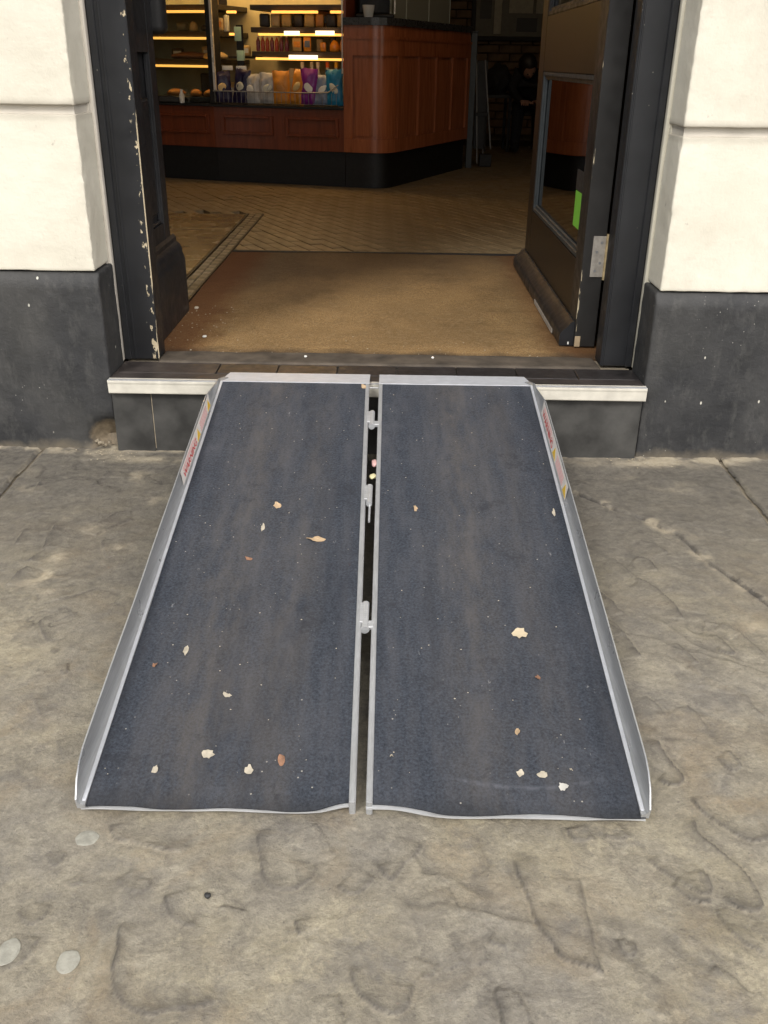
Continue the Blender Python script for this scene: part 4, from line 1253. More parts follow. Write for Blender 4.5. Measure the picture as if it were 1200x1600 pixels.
# black appliance and white cup on the corner
ap = thing('coffee_machine', 'black machine on the rounded corner of the counter', 'machine', (-.10, 3.95, 1.0865))
m = MB(); m.box(-.20, .02, 3.80, 4.05, 1.0868, 1.11, .008); m.box(-.19, .01, 3.90, 4.05, 1.11, 1.36, .01); m.box(-.19, .01, 3.80, 4.05, 1.30, 1.42, .015, seg=2)
m.build('body', MT['blackmetal'], ap, smooth=40)
m = MB(); m.tube([(-.09, 3.83, 1.30), (-.09, 3.83, 1.24)], .022, 12); m.tube([(-.09, 3.83, 1.245), (-.09, 3.72, 1.235)], .009, 8); m.build('portafilter', MT['chrome'], ap, smooth=50)
m = MB(); m.tube([(.022, 3.82, 1.11), (.022, 3.82, 1.4)], .005, 8); m.build('steam_pipe', MT['chrome'], ap, smooth=50)
cu = MB(); cu.lathe([(.018, 0), (.025, .003), (.034, .06), (.036, .062), (.032, .062), (.022, .008)], n=20)
o = cu.build('cup', MT['white'], None, smooth=60); o.location = (-.125, 3.745, 1.087)
tag(o, 'small white cup beside the black machine on the counter', 'cup')

# ---------------------------------------------------------------- far end: post, stand, picture, sitter
ps = thing('metal_post', 'slim grey blue post standing at the far end of the counter', 'post', (.565, 5.0, FZ))
bx('shaft', MT['greymetal'], ps, .548, .592, 4.985, 5.025, FZ, 1.05, .003)
bx('cap', MT['greymetal'], ps, .545, .595, 4.982, 5.028, 1.0502, 1.062, .002)
sn = thing('folding_stand', 'black folding stand with thin pale legs beside the grey post', 'folding stand', (.68, 5.12, FZ))
for a, b in (((.600, 5.10, .885), (.640, 5.10, .20)), ((.660, 5.10, .885), (.735, 5.10, .30)), ((.645, 5.18, .70), (.70, 5.24, .20))):
    m = MB(); m.tube([a, b], .0055, 8); m.build('leg', MT['dark_alu'], sn, smooth=50)
bx('cross_panel', MT['blackmetal'], sn, .606, .685, 5.106, 5.118, .30, .88, .002)
bx('foot_box', MT['rubber'], sn, .655, .745, 5.08, 5.16, FZ, .265, .006)
bx('cross_bar', MT['blackmetal'], sn, .610, .705, 5.094, 5.104, .52, .545, .002)

pc = thing('picture', 'large dark framed picture on the back wall', 'picture', (1.1, 7.98, 1.2))
bx('backing', flat('dim_picture_ground', (.11, .10, .07)), pc, .80, 1.52, 8.03, 8.045, 1.10, 1.75)
m = MB()
for a in ((.76, 1.56, 1.06, 1.10), (.76, 1.56, 1.75, 1.79), (.76, .80, 1.10, 1.75), (1.52, 1.56, 1.10, 1.75)):
    m.box(a[0], a[1], 8.015, 8.055, a[2], a[3], .004)
m.build('frame', MT['rubber'], pc)
pm = flat('picture_pale_shape', (.34, .32, .24)); pd = flat('picture_dark_shape', (.02, .018, .014))
for (x0, x1, z0, z1, mt_) in ((.98, 1.05, 1.12, 1.6, pm), (.84, .95, 1.25, 1.6, pd), (1.12, 1.35, 1.30, 1.42, pm), (1.2, 1.4, 1.14, 1.26, pd), (1.38, 1.48, 1.3, 1.6, pm)):
    bx('printed_shape', mt_, pc, x0, x1, 8.0265, 8.0295, z0, z1, .001)

# low table with a dark coat thrown over it, left of the sitter
tb = thing('low_table', 'low black table in the dark beside the seated person', 'table', (.93, 6.5, FZ))
bx('tabletop', MT['blackmetal'], tb, .78, 1.02, 6.35, 6.75, .60, .63, .004)
for (x, y) in ((.80, 6.37), (1.0, 6.37), (.80, 6.73), (1.0, 6.73)):
    bx('leg', MT['blackmetal'], tb, x-.012, x+.012, y-.012, y+.012, FZ, .599)
b = bmesh.new(); bmesh.ops.create_icosphere(b, subdivisions=4, radius=1)
for v in b.verts:
    n_ = 1+.22*mnoise.noise(v.co*2.1)+.08*mnoise.noise(v.co*7)
    v.co = Vector((.90+v.co.x*.115*n_, 6.5+v.co.y*.14*n_, .728+max(v.co.z, -.75)*.13*n_))
m = MB(); m.add(b); o = m.build('coat_heap', MT['coat'], None, smooth=80); tag(o, 'dark coat heaped on the low table', 'coat')

def skinned(name, verts, edges, radii, mat, parent, sub=2):
    me = bpy.data.meshes.new(name); me.from_pydata(verts, edges, []); me.update()
    o = bpy.data.objects.new(name, me); COL.objects.link(o)
    me.skin_vertices.new() if hasattr(me.skin_vertices, 'new') and not me.skin_vertices else None
    md = o.modifiers.new('skin', 'SKIN'); md.use_smooth_shade = True
    if not me.skin_vertices: pass
    for i, r_ in enumerate(radii):
        me.skin_vertices[0].data[i].radius = (r_, r_) if not isinstance(r_, tuple) else r_
    me.skin_vertices[0].data[0].use_root = True
    s_ = o.modifiers.new('sub', 'SUBSURF'); s_.levels = sub; s_.render_levels = sub
    dg = bpy.context.evaluated_depsgraph_get()
    ev = bpy.data.meshes.new_from_object(o.evaluated_get(dg))
    ev.name = name
    COL.objects.unlink(o); bpy.data.objects.remove(o)
    for p_ in ev.polygons: p_.use_smooth = True
    ev.materials.clear(); ev.materials.append(mat)
    r = bpy.data.objects.new(name, ev)
    return link(r, parent)
# seated person leaning forward on a low stool
stl = thing('stool', 'low dark stool under the seated person', 'stool', (1.17, 6.62, FZ))
m = MB(); m.lathe([(.13, 0), (.14, .01), (.14, .03), (.13, .035)], (1.17, 6.62, .46), 20); m.build('seat', MT['blackmetal'], stl, smooth=40)
for k in range(4):
    a = math.pi/4+k*math.pi/2
    m = MB(); m.tube([(1.17+.10*math.cos(a), 6.62+.10*math.sin(a), .462), (1.17+.13*math.cos(a), 6.62+.13*math.sin(a), FZ)], .011, 8); m.build('leg', MT['blackmetal'], stl)
V_ = [(1.17, 6.60, .55), (1.16, 6.53, .66), (1.15, 6.45, .76), (1.14, 6.40, .82),                     # pelvis .. neck base 0-3
      (1.06, 6.43, .79), (1.00, 6.33, .67), (1.06, 6.20, .585), (1.08, 6.14, .58),                    # left arm 4-7
      (1.24, 6.43, .79), (1.30, 6.33, .67), (1.23, 6.20, .585), (1.20, 6.14, .58),                    # right arm 8-11
      (1.10, 6.58, .54), (1.06, 6.24, .55), (1.05, 6.28, .26), (1.05, 6.19, .205),                    # left leg 12-15
      (1.24, 6.58, .54), (1.28, 6.24, .55), (1.28, 6.28, .26), (1.28, 6.19, .205)]
E_ = [(0, 1), (1, 2), (2, 3), (3, 4), (4, 5), (5, 6), (6, 7), (3, 8), (8, 9), (9, 10), (10, 11), (0, 12), (12, 13), (13, 14), (14, 15), (0, 16), (16, 17), (17, 18), (18, 19)]
Rr = [.10, .10, .11, .07, .05, .04, .032, .028, .05, .04, .032, .028, .075, .06, .042, .03, .075, .06, .042, .03]
pr_ = thing('person', 'seated person in a black coat leaning forward, dark hair, at the back', 'person', (1.17, 6.4, FZ))
skinned('clothed_body', V_, E_, Rr, MT['coat'], pr_)
# head with nose, brow and chin, tipped forward
b = bmesh.new(); bmesh.ops.create_uvsphere(b, u_segments=28, v_segments=20, radius=1)
for v in b.verts:
    x, y, z = v.co
    k = 1-.22*max(0, -z)**1.3
    nx_, ny_, nz_ = x*.062*k, y*.078*(1-.1*max(0, -z)), z*.092
    if y < -.5:
        ny_ -= .020*math.exp(-((x/.16)**2+((z+.12)/.2)**2))          # nose
        ny_ += .008*math.exp(-(((abs(x)-.36)/.15)**2+((z-.06)/.10)**2))  # eye hollows
        ny_ -= .006*math.exp(-((x/.3)**2+((z+.50)/.07)**2))           # lips
        ny_ -= .008*math.exp(-((x/.3)**2+((z+.80)/.14)**2))           # chin
    v.co = Vector((nx_, ny_, nz_))
HT = Matrix.Translation((1.125, 6.335, .835)) @ Matrix.Rotation(R(48), 4, 'X') @ Matrix.Rotation(R(14), 4, 'Z')
m = MB(); m.add(b, HT)
m.tube([HT @ Vector((0, .02, -.06)), (1.14, 6.40, .80)], [.035, .042], 12)
m.build('head', MT['skin'], pr_, smooth=80)
b = bmesh.new(); bmesh.ops.create_uvsphere(b, u_segments=28, v_segments=20, radius=1)
for v in b.verts:
    x, y, z = v.co
    n_ = 1+.05*mnoise.noise(Vector((x*9, y*9, z*3)))
    v.co = Vector((x*.074*n_, (y*.088+.014)*n_, z*.10*n_+.012))
    if y < -.35 and z < .35: v.co.y = max(v.co.y, -.045); v.co.x *= 1.02
m = MB(); m.add(b, HT); m.build('hair', MT['hair'], pr_, smooth=80)
for sx_ in (-1, 1):
    b = bmesh.new(); bmesh.ops.create_icosphere(b, subdivisions=2, radius=1)
    for v in b.verts: v.co = Vector((v.co.x*.009+sx_*.024, v.co.y*.006-.070, v.co.z*.005+.006))
    m = MB(); m.add(b, HT); m.build('eye', MT['blackink'], pr_)
for sx_, hx in ((-1, 1.08), (1, 1.20)):
    m = MB()
    b = bmesh.new(); bmesh.ops.create_cube(b, size=1)
    for v in b.verts: v.co = Vector((hx+v.co.x*.06, 6.105+v.co.y*.07, .585+v.co.z*.022))
    bmesh.ops.bevel(b, geom=b.edges[:], offset=.008, segments=2, affect='EDGES'); m.add(b)
    for k in range(4):
        x = hx-.024+k*.016
        L = (.055, .065, .062, .048)[k if sx_ > 0 else 3-k]
        m.tube([(x, 6.085, .587), (x, 6.065-L*.4, .588), (x, 6.07-L*.8, .575), (x, 6.075-L, .560)], [.0085, .008, .0075, .006], 8)
    m.tube([(hx-sx_*.028, 6.12, .585), (hx-sx_*.05, 6.09, .582), (hx-sx_*.052, 6.055, .575)], [.010, .009, .007], 8)
    m.build('hand', MT['skin'], pr_, smooth=60)

# ---------------------------------------------------------------- the folding ramp
rp = thing('wheelchair_ramp', 'two panel folding aluminium wheelchair ramp with dark grip surface on the doorstep', 'ramp', (0, -.65, 0))
SB, ST = (-1.250, .0125), (-.066, .1895)
SLEN = math.hypot(ST[0]-SB[0], ST[1]-SB[1])
cs, sn_ = (ST[0]-SB[0])/SLEN, (ST[1]-SB[1])/SLEN
def RT(c):           # (across, along the slope from the bottom, above the deck)
    return Vector((c.x, SB[0]+c.y*cs-c.z*sn_, SB[1]+c.y*sn_+c.z*cs))
def lerp(a, b, t_): return a+(b-a)*t_
PAN = [dict(o=(-.3545, -.3665), i=(-.0030, -.0165)), dict(i=(.0105, .0060), o=(.3675, .3665))]
def quadslab(name, mat, par, xb, xt, y0, y1, z0, z1, bev=0, nseg=1, zf=None, smooth=0, T=RT, kind=None):
    """slab between two edges that may taper along the slope"""
    b = bmesh.new(); rings = []
    for i in range(nseg+1):
        t_ = i/nseg; y = lerp(y0, y1, t_)
        a0, a1 = lerp(xb[0], xt[0], t_), lerp(xb[1], xt[1], t_)
        dz = zf(y) if zf else 0
        rings.append([b.verts.new((a0, y, z0+dz)), b.verts.new((a1, y, z0+dz)), b.verts.new((a1, y, z1+dz)), b.verts.new((a0, y, z1+dz))])
    for i in range(nseg):
        for k in range(4): b.faces.new((rings[i][k], rings[i][(k+1) % 4], rings[i+1][(k+1) % 4], rings[i+1][k]))
    b.faces.new(rings[0][::-1]); b.faces.new(rings[-1])
    bmesh.ops.recalc_face_normals(b, faces=b.faces[:])
    if bev: bmesh.ops.bevel(b, geom=[e_ for e_ in b.edges if e_.calc_face_angle(0) > R(60)], offset=bev, segments=2, affect='EDGES')
    m = MB(); m.add(b)
    return m.build(name, mat, par, smooth=smooth, T=T)
def xat(pair, y): return lerp(pair[0], pair[1], y/SLEN)
RUB = {0: [(-.02, -.0, 0)], 1: [(0, 0, 0)]}
for pi_, P in enumerate(PAN):
    sg_ = -1 if pi_ == 0 else 1
    o0, o1 = P['o']; i0, i1 = P['i']
    lo_, hi_ = sorted((o0, i0)), sorted((o1, i1))
    pl = quadslab('deck_panel', MT['alu_side'], rp, lo_, hi_, .030, SLEN-.004, -.022, -.0016)
    pl['label'] = 'left deck panel' if pi_ == 0 else 'right deck panel'
    # grip sheet stops short of the inner silver rail
    gi0, gi1 = i0+sg_*.0085, i1+sg_*.0085
    glo, ghi = sorted((o0-sg_*.001, gi0)), sorted((o1-sg_*.001, gi1))
    # sheet with a slightly curled, uneven bottom edge
    b = bmesh.new(); NX, NY = 60, 46
    G = []
    for j in range(NY+1):
        row = []
        v_ = .002+(SLEN-.004)*(j/NY)**1.35
        for i in range(NX+1):
            u = i/NX
            xa = lerp(lerp(glo[0], ghi[0], v_/SLEN), lerp(glo[1], ghi[1], v_/SLEN), u)
            inn = u if pi_ == 0 else 1-u        # 1 at the inner edge
            cut = 0
            if pi_ == 0: cut = .012*sst(.86, 1.0, inn)-.002+.002*math.sin(u*14)
            else: cut = .010*sst(.70, .95, inn)-.0035+.0025*math.sin(u*11+1)
            vv = v_+(cut+.0012*mnoise.noise(Vector((xa*30, pi_, 0))))*max(0, 1-v_/.12)
            zz = .0006*mnoise.noise(Vector((xa*4, v_*3, pi_)))
            row.append(b.verts.new((xa, vv, -.0003+zz-.004*max(0, 1-v_/.03)**2)))
        G.append(row)
    for j in range(NY):
        for i in range(NX): b.faces.new((G[j][i], G[j][i+1], G[j+1][i+1], G[j+1][i]))
    r = bmesh.ops.extrude_face_region(b, geom=b.faces[:])
    for e_ in r['geom']:
        if isinstance(e_, bmesh.types.BMVert): e_.co.z += .0016
    m = MB(); m.add(b); g = m.build('grip_surface', MT['grip'], pl, smooth=40, T=RT)
    # bottom flap: thin plate that carries the deck down to the ground
    b = bmesh.new(); rings = []
    for i in range(25):
        u = i/24
        x0 = lerp(lo_[0], lo_[1], u)
        inn = u if pi_ == 0 else 1-u
        fr_ = (.0012 if pi_ == 0 else -.0012)+.0016*mnoise.noise(Vector((u*6, pi_*4, 0)))
        if pi_ == 1: fr_ += .010*sst(.66, .97, inn)-.0015*sst(.3, .6, inn)*(1-sst(.7, .9, inn))
        else: fr_ += .012*sst(.85, 1, inn)
        zz = -.0115+.0028*max(0, mnoise.noise(Vector((u*5+3, pi_*7, 1))))
        rings.append([b.verts.new((x0, .034, -.0032)), b.verts.new((x0, .034, -.0016)), b.verts.new((x0, fr_, zz+.0035)), b.verts.new((x0, fr_-.0006, zz+.0015))])
    for i in range(24):
        for k in range(4): b.faces.new((rings[i][k], rings[i][(k+1) % 4], rings[i+1][(k+1) % 4], rings[i+1][k]))
    b.faces.new(rings[0][::-1]); b.faces.new(rings[-1])
    m = MB(); m.add(b); m.build('bottom_flap', MT['alu'], pl, T=RT)
    # inner silver rail
    ilo, ihi = sorted((i0, gi0)), sorted((i1, gi1))
    quadslab('inner_rail', MT['alu_side'], pl, [ilo[0], ilo[1]-.0002], [ihi[0], ihi[1]-.0002], .010, SLEN-.002, -.024, .0028, bev=.0012, smooth=50)
    # lip that rests on the doorstep
    def LT(c): return Vector((c.x, lerp(ST[0]-.002, .022, c.y), lerp(ST[1]+.0020, .1838, c.y)+c.z))
    lx0, lx1 = sorted((o1, i1))
    b = bmesh.new()
    cut = .010
    pts = [(lx0, 0), (lx1, 0), (lx1-(cut if pi_ == 1 else 0), 1), (lx0+(cut if pi_ == 0 else 0), 1)]
    A_ = [b.verts.new((x, y, -.0022)) for x, y in pts]; B_ = [b.verts.new((x, y, .0010)) for x, y in pts]
    for k in range(4): b.faces.new((A_[k], A_[(k+1) % 4], B_[(k+1) % 4], B_[k]))
    b.faces.new(A_[::-1]); b.faces.new(B_)
    m = MB(); m.add(b); m.build('top_lip', MT['lip'], pl, T=LT)
    # outer flange: upstand with a folded foot, tapered at the top end, rounded at the bottom end
    HF = .041
    b = bmesh.new(); NF = 60; rings = []
    for i in range(NF+1):
        v_ = lerp(-.002, SLEN+.024, (i/NF))
        h = HF
        if v_ < .070: h = HF*max(.05, 1-((.070-v_)/.077)**2)**.6
        tt = (SLEN+.030-v_)/.175
        if tt < 1: h = max(.002, HF*(tt-.03))
        wob = .0012*mnoise.noise(Vector((0, v_*4, pi_*5)))
        xo_ = xat(P['o'], v_)+wob
        th = .0016; lean = .10
        s = sg_
        foot = -.004 if v_ < SLEN else -.001
        drop = -.0012*max(0, (v_-SLEN)/.01)
        ring = [(xo_-s*.0075, foot+.006*0), (xo_-s*.0075, .0026), (xo_-s*.0018, .0036), (xo_+s*.0005, .0065), (xo_+s*.0012, .012), (xo_+s*(.0012+lean*(h-.012)), max(h, .0125)),
                (xo_+s*(.0032+lean*(h-.012)), max(h, .0125)), (xo_+s*.0034, .012), (xo_+s*.003, foot)]
        q_in = 0 if v_ < SLEN+.004 else (v_-SLEN-.004)*.45
        rings.append([b.verts.new((x-s*q_in, v_, min(z, h+.002)+drop)) for x, z in ring])
    nr = len(rings[0])
    for i in range(NF):
        for k in range(nr): b.faces.new((rings[i][k], rings[i][(k+1) % nr], rings[i+1][(k+1) % nr], rings[i+1][k]))
    b.faces.new(rings[0][::-1]); b.faces.new(rings[-1])
    bmesh.ops.recalc_face_normals(b, faces=b.faces[:])
    m = MB(); m.add(b); fl = m.build('side_flange', MT['alu_flange'], pl, smooth=35, T=RT)
    fa = sorted((o0-sg_*.0022, o0-sg_*.0075)); fb = sorted((o1-sg_*.0022, o1-sg_*.0075))
    quadslab('flange_foot', MT['lip'], fl, fa, fb, .004, SLEN-.002, .0026, .0044, bev=.0007, smooth=40)  # paler than the flange, painting in the light on its flat foot
    # warning stickers on the inner face of the flange
    v0, v1 = SLEN-.465, SLEN-.140
    if pi_ == 1: v0, v1 = SLEN-.495, SLEN-.150
    def SP(a, h):    # a along the reading direction 0..1, h 0..1 up the flange
        v_ = lerp(v0, v1, a) if pi_ == 0 else lerp(v1, v0, a)
        hh = lerp(.0115, .0405, h)
        tt = (SLEN+.030-v_)/.175
        if tt < 1: hh = min(hh, HF*tt)
        x = xat(P['o'], v_)+sg_*(.0012+.10*(hh-.012))-sg_*.0004
        return v_, hh, x
    def splate(name, mat, a0, a1, h0, h1, lift, poly=None, par=None):
        b = bmesh.new()
        P4 = poly or [(a0, h0), (a1, h0), (a1, h1), (a0, h1)]
        n = len(P4); F, K = [], []
        for (a, h) in P4:
            v_, hh, x = SP(a, h)
            F.append(b.verts.new((x-sg_*lift, v_, hh))); K.append(b.verts.new((x-sg_*(lift-.0003), v_, hh)))
        b.faces.new(F); b.faces.new(K[::-1])
        for k in range(n): b.faces.new((F[k], F[(k+1) % n], K[(k+1) % n], K[k]))
        m = MB(); m.add(b); return m.build(name, mat, par or fl, T=RT)
    stk = splate('warning_sticker', MT['sticker'], 0, 1, 0, 1, .0020)
    stk['label'] = 'white warning sticker with red lettering and yellow triangles'
    def put_text(txt, a0, a1, h0, h1, mat):
        cu_ = bpy.data.curves.new('t', 'FONT'); cu_.body = txt; cu_.size = 1; cu_.offset = .012
        to = bpy.data.objects.new('t', cu_); COL.objects.link(to)
        dg = bpy.context.evaluated_depsgraph_get()
        me_ = bpy.data.meshes.new_from_object(to.evaluated_get(dg))
        COL.objects.unlink(to); bpy.data.objects.remove(to)
        co = np.array([v.co[:] for v in me_.vertices])
        mn, mx = co.min(0), co.max(0)
        for v in me_.vertices:
            a = lerp(a0, a1, (v.co.x-mn[0])/(mx[0]-mn[0])); h = lerp(h0, h1, (v.co.y-mn[1])/(mx[1]-mn[1]))
            v_, hh, x = SP(a, h)
            v.co = RT(Vector((x-sg_*.0026, v_, hh)))
        me_.name = 'printed_word'; me_.materials.clear(); me_.materials.append(mat)
        # the parent lives at the world origin, so the copy keeps world coordinates
        return link(bpy.data.objects.new('printed_word', me_), fl)
    put_text('WARNING', .05, .47, .12, .62, MT['red'])
    splate('printed_triangle', MT['yellow'], 0, 0, 0, 0, .0024, [(.50, .06), (.60, .06), (.55, .80)])
    splate('printed_triangle', MT['yellow'], 0, 0, 0, 0, .0024, [(.90, .06), (.995, .06), (.945, .80)])
    for r_ in range(4):
        splate('printed_line', MT['pink'], .63, .87, .10+r_*.19, .19+r_*.19, .0024)
    splate('printed_line', MT['pink'], .06, .46, .68, .74, .0024)
    splate('printed_line', MT['pink'], .06, .40, .82, .88, .0024)
# hinges between the two panels
for k, (vy, side_) in enumerate(((SLEN-.168, -1), (SLEN-.470, -1), (SLEN-.822, -1))):
    hx = lerp(.0035, -.0055, vy/SLEN)
    L = .062
    h0 = MB(); h0.tube([(hx-.002, vy-L/2, -.001), (hx-.002, vy+L/2, -.001)], .0058, 14)
    hb = h0.build('hinge_barrel', MT['alu'], rp, smooth=60, T=RT)
    if k != 1:
        m = MB(); m.tube([(hx-.002, vy-L/2-.004, .000), (hx-.002, vy-L/2-.0005, .000)], .0072, 14); m.build('hinge_pin_head', MT['alu'], hb, smooth=50, T=RT)
        m = MB(); m.box(hx+.003, xat(PAN[1]['i'], vy)+.004, vy-L/2, vy-L/2+.016, -.004, .0035, .001); m.build('hinge_knuckle', MT['alu'], hb, T=RT)
    m = MB(); m.box(xat(PAN[0]['i'], vy)-.0035, hx-.004, vy-L/2+.012, vy+L/2-.002, -.005, .0036, .001); m.build('hinge_knuckle', MT['alu'], hb, T=RT)
m = MB(); m.tube([(lerp(.0035, -.0055, .69), .650, -.010), (lerp(.0035, -.0055, .69), .70, -.004)], .0022, 8); m.build('hinge_pin', MT['alu'], rp, smooth=50, T=RT)
m = MB(); m.tube([(-.018, SLEN-.012, -.004), (.008, SLEN-.012, -.004)], .0014, 6); m.build('tie_wire', MT['alu'], rp, T=RT)

# ---------------------------------------------------------------- litter, flakes and gum
def on_deck(px, py):
    d = fw + rt2*((px-600)/FPX) + up2*((800-py)/FPX)
    b_ = sn_/cs; a_ = SB[1]-b_*SB[0]
    c = mw.translation
    t_ = (a_+b_*c.y-c.z)/(d.z-b_*d.y)
    return c+d*t_
leafm = flat('dry_petal', (.50, .36, .22), .8, var=.25, scale=120); palem = flat('pale_petal', (.47, .42, .33), .8, var=.2, scale=120); pinkm = flat('pink_scrap', (.62, .38, .36), .7); yelm = flat('yellow_scrap', (.60, .55, .32), .7)
browm = flat('brown_flake', (.28, .15, .09), .8, var=.3, scale=120)
def flake(px, py, w, h, mat, label, name='petal_scrap', cat='petal scrap', grp='dry scraps lying on the ramp', seed=0):
    p = on_deck(px, py)
    r0 = random.Random(seed)
    k = .9/FPX*(p-mw.translation).length
    curl = r0.uniform(0, 6.28)
    a, b_ = w/2*k, h/2*k*1.45
    n = 14
    bm_ = bmesh.new()
    T_ = Matrix.Translation(p) @ Matrix.Rotation(math.atan2(sn_, cs), 4, 'X')
    cen = bm_.verts.new(T_ @ Vector((0, 0, .0030)))
    ring, low = [], []
    for i in range(n):
        t_ = i*2*math.pi/n
        r = 1+.24*r0.uniform(-1, 1)+(.3 if i % 5 == 0 else -.05)*r0.uniform(-1, 1)
        x, y = a*r*math.cos(t_), b_*r*math.sin(t_)
        zc = .0018+.0012*r0.random()+.0038*max(0, math.cos(t_-curl))**2
        ring.append(bm_.verts.new(T_ @ Vector((x, y, zc)))); low.append(bm_.verts.new(T_ @ Vector((x, y, zc-.0005))))
    for i in range(n):
        bm_.faces.new((cen, ring[i], ring[(i+1) % n])); bm_.faces.new((ring[i], low[i], low[(i+1) % n], ring[(i+1) % n]))
    m = MB(); m.add(bm_); o = m.build(name, mat, None, smooth=60)
    tag(o, label, cat, grp)
    return o
FL = [(493,844,28,11,leafm,'largest tan petal scrap, high on the left ramp panel'),
      (812,991,24,20,flat('dried_round_petal', (.62, .52, .36), .8, var=.1, scale=60),'round pale yellow petal on the middle of the right ramp panel'),
      (434,792,13,10,leafm,'small tan petal above and left of the largest one'),
      (411,826,7,12,palem,'thin pale sliver between the two tan petals high on the left panel'),
      (390,875,14,6,browm,'pinkish brown flake left of the largest tan scrap'),
      (291,1018,7,20,palem,'narrow white sliver halfway down the left panel near its flange'),
      (355,1088,13,6,palem,'pale flake low on the left panel'),
      (326,1180,18,12,palem,'white crumpled petal near the foot of the left panel'),
      (389,1205,13,12,palem,'white scrap near the foot of the left panel, toward its middle'),
      (242,1204,10,9,palem,'white curled scrap near the lower outer corner of the left panel'),
      (242,1041,9,6,browm,'reddish brown flake beside the left flange'),
      (440,1190,12,14,browm,'brown crumb near the foot of the left panel, nearest the gap'),
      (649,796,6,12,leafm,'tiny tan flake high on the right panel'),
      (865,803,5,12,palem,'small white curl beside the right flange'),
      (840,1060,8,9,browm,'orange brown crumb low on the right panel'),
      (808,1145,7,12,leafm,'tan sliver below the round yellow petal'),
      (812,1210,12,9,palem,'pale flake near the foot of the right panel'),
      (848,1212,18,8,palem,'white smear shaped scrap at the foot of the right panel'),
      (879,1231,13,13,flat('bright_petal', (.62, .60, .55), .8),'bright white petal at the foot of the right panel'),
      (892,1205,5,5,palem,'tiny white dot right of the bright white petal'),
      (569,606,12,8,leafm,'tan petal at the top corner of the left panel by the gap'),
      (612,1183,6,5,palem,'tiny white flake by the inner edge of the right panel')]
for i, f in enumerate(FL): flake(*f, seed=i+5)
# specks too small to pick apart
vs, fs = [], []
r0 = random.Random(3)
def speck(p, s, zt):
    b0 = len(vs); a = r0.uniform(0, 3)
    for k in range(5):
        rr = s*r0.uniform(.6, 1.2)
        vs.append((p[0]+rr*math.cos(a+k*1.2566), p[1]+rr*math.sin(a+k*1.2566), p[2]+zt))
    vs.append((p[0], p[1], p[2]+zt+s*.6))
    for k in range(5): fs.append((b0+k, b0+(k+1) % 5, b0+5))
for _ in range(150):
    v_ = r0.uniform(.03, SLEN-.04); x = r0.choice((r0.uniform(-.345, -.03), r0.uniform(.03, .35)))
    speck(RT(Vector((x, v_, .0015))), r0.choice((.0007, .0009, .0014)), 0)
me = bpy.data.meshes.new('pale_specks'); me.from_pydata(vs, [], fs); me.materials.append(palem)
o = bpy.data.objects.new('pale_specks', me); link(o); tag(o, 'tiny pale specks scattered over the ramp', 'specks', kind='stuff')
vs, fs = [], []
for _ in range(90):
    speck((r0.uniform(-.55, .5), .125+abs(r0.gauss(0, .12)), .1815), r0.choice((.0012, .0018, .003)), 0)
for _ in range(70):
    speck((r0.choice((-.66, .66))+r0.gauss(0, .05), -.03-abs(r0.gauss(0, .03)), -.003), r0.uniform(.001, .0028), 0)
for _ in range(60):
    speck((r0.uniform(-.6, -.42), r0.uniform(.3, .7), .182), r0.choice((.0012, .002, .003)), 0)
me = bpy.data.meshes.new('grit'); me.from_pydata(vs, [], fs); me.materials.append(flat('sandy_grit', (.42, .36, .26), .9))
o = bpy.data.objects.new('grit', me); link(o); tag(o, 'pale grit on the mat and along the foot of the step', 'grit', kind='stuff')
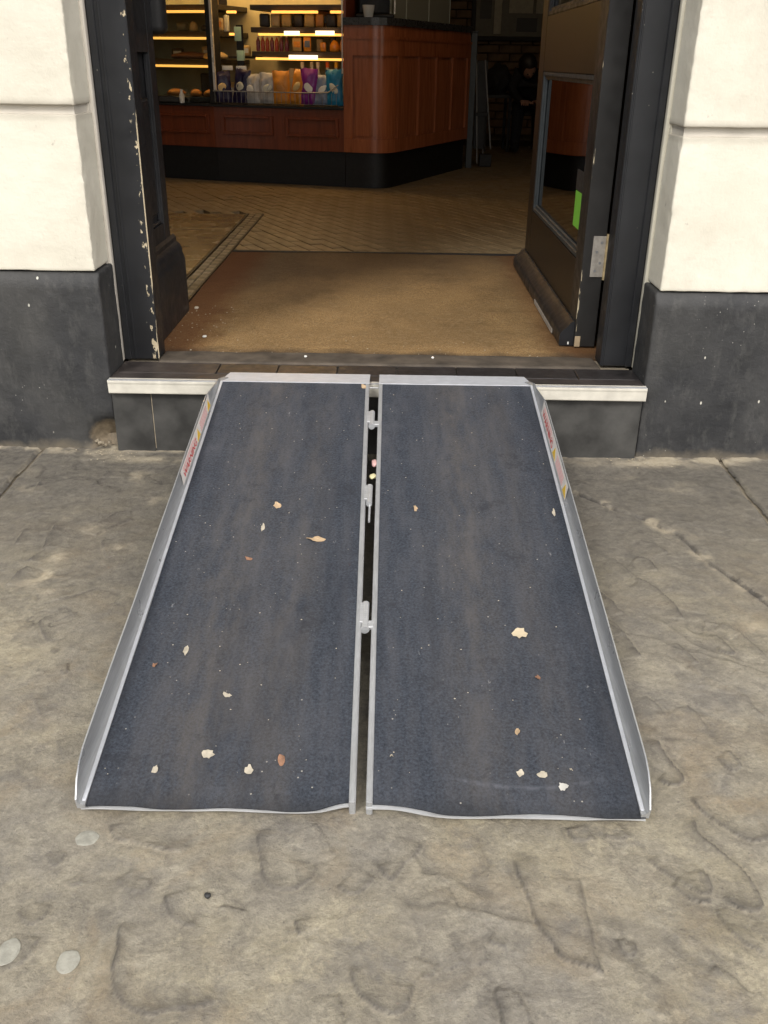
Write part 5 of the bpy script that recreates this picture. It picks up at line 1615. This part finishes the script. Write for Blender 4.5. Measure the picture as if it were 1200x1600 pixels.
# two scraps caught in the gap, and crumbs lying on threshold and mat
def lump(p, sx, sy, sz, mat, label, name, cat, grp=None, seed=0, rot=0, sub=2, irr=.35):
    b = bmesh.new(); bmesh.ops.create_icosphere(b, subdivisions=sub, radius=1)
    Rz = Matrix.Rotation(rot, 3, 'Z')
    for v in b.verts:
        k = 1+irr*mnoise.noise(v.co*1.7+Vector((seed*3.1, 0, 0)))
        v.co = Vector(p)+Rz @ Vector((v.co.x*sx*k, v.co.y*sy*k, v.co.z*sz*k))
    m = MB(); m.add(b); o = m.build(name, mat, None, smooth=70)
    tag(o, label, cat, grp); return o
q1, q2 = on_deck(585, 722), on_deck(583, 742)
lump(q1-Vector((0, 0, .002)), .0065, .016, .004, pinkm, 'pink paper scrap caught in the gap between the ramp panels', 'paper_scrap', 'paper scrap', seed=1)
lump(q2-Vector((0, 0, .003)), .008, .010, .004, yelm, 'pale yellow scrap below the pink one in the ramp gap', 'paper_scrap', 'paper scrap', seed=2)
lump((-.186, .160, .1865), .004, .004, .003, MT['white'], 'white crumb on the threshold above the left ramp panel', 'crumb', 'crumb', seed=3)
lump((.140, .167, .1865), .004, .004, .003, MT['white'], 'white crumb on the threshold above the right ramp panel', 'crumb', 'crumb', seed=4)
lump((-.48, .346, .1835), .006, .008, .003, MT['white'], 'white blob on the left front of the doormat', 'crumb', 'crumb', seed=5)
lump((-.565, .668, .1835), .007, .010, .004, palem, 'pale crumb on the mat at the corner of the skirting block', 'crumb', 'crumb', seed=6)
for (px, py, rx, ry, lb, s_) in ((105, 1496, 19, 20, 'round grey flattened gum spot near the bottom left', 1), (12, 1482, 18, 24, 'grey flattened gum spot at the left edge of the pavement', 2), (135, 1303, 22, 17, 'faint grey gum spot just below the left foot of the ramp', 3)):
    x, y = un0(px, py)
    i_ = int(round((x-gx[0])/STEP)); j_ = int(round((y-gy[0])/STEP))
    z = H[max(0, j_-6):j_+7, max(0, i_-6):i_+7].max()
    lump((x, y, z), rx*.00066, ry*.00074, .0012, MT['gum'], lb, 'chewing_gum', 'chewing gum', 'old gum spots on the stone', seed=s_, sub=4, irr=.12)
lump((*un0(324, 1398), -.001), .004, .004, .003, MT['blackink'], 'tiny black pebble on the stone below the left ramp panel', 'pebble', 'pebble', seed=8)
# rubble in the broken corner of the plinth
for k in range(9):
    lump((-.690+random.uniform(-.03, .03), -.006+random.uniform(-.012, .012), .004+random.uniform(0, .006)), random.uniform(.003, .007), random.uniform(.003, .006), .004, MT['grout'], 'sandy rubble crumb at the broken left corner of the plinth', 'rubble_crumb', 'rubble', 'rubble crumbs at the broken plinth', seed=20+k)
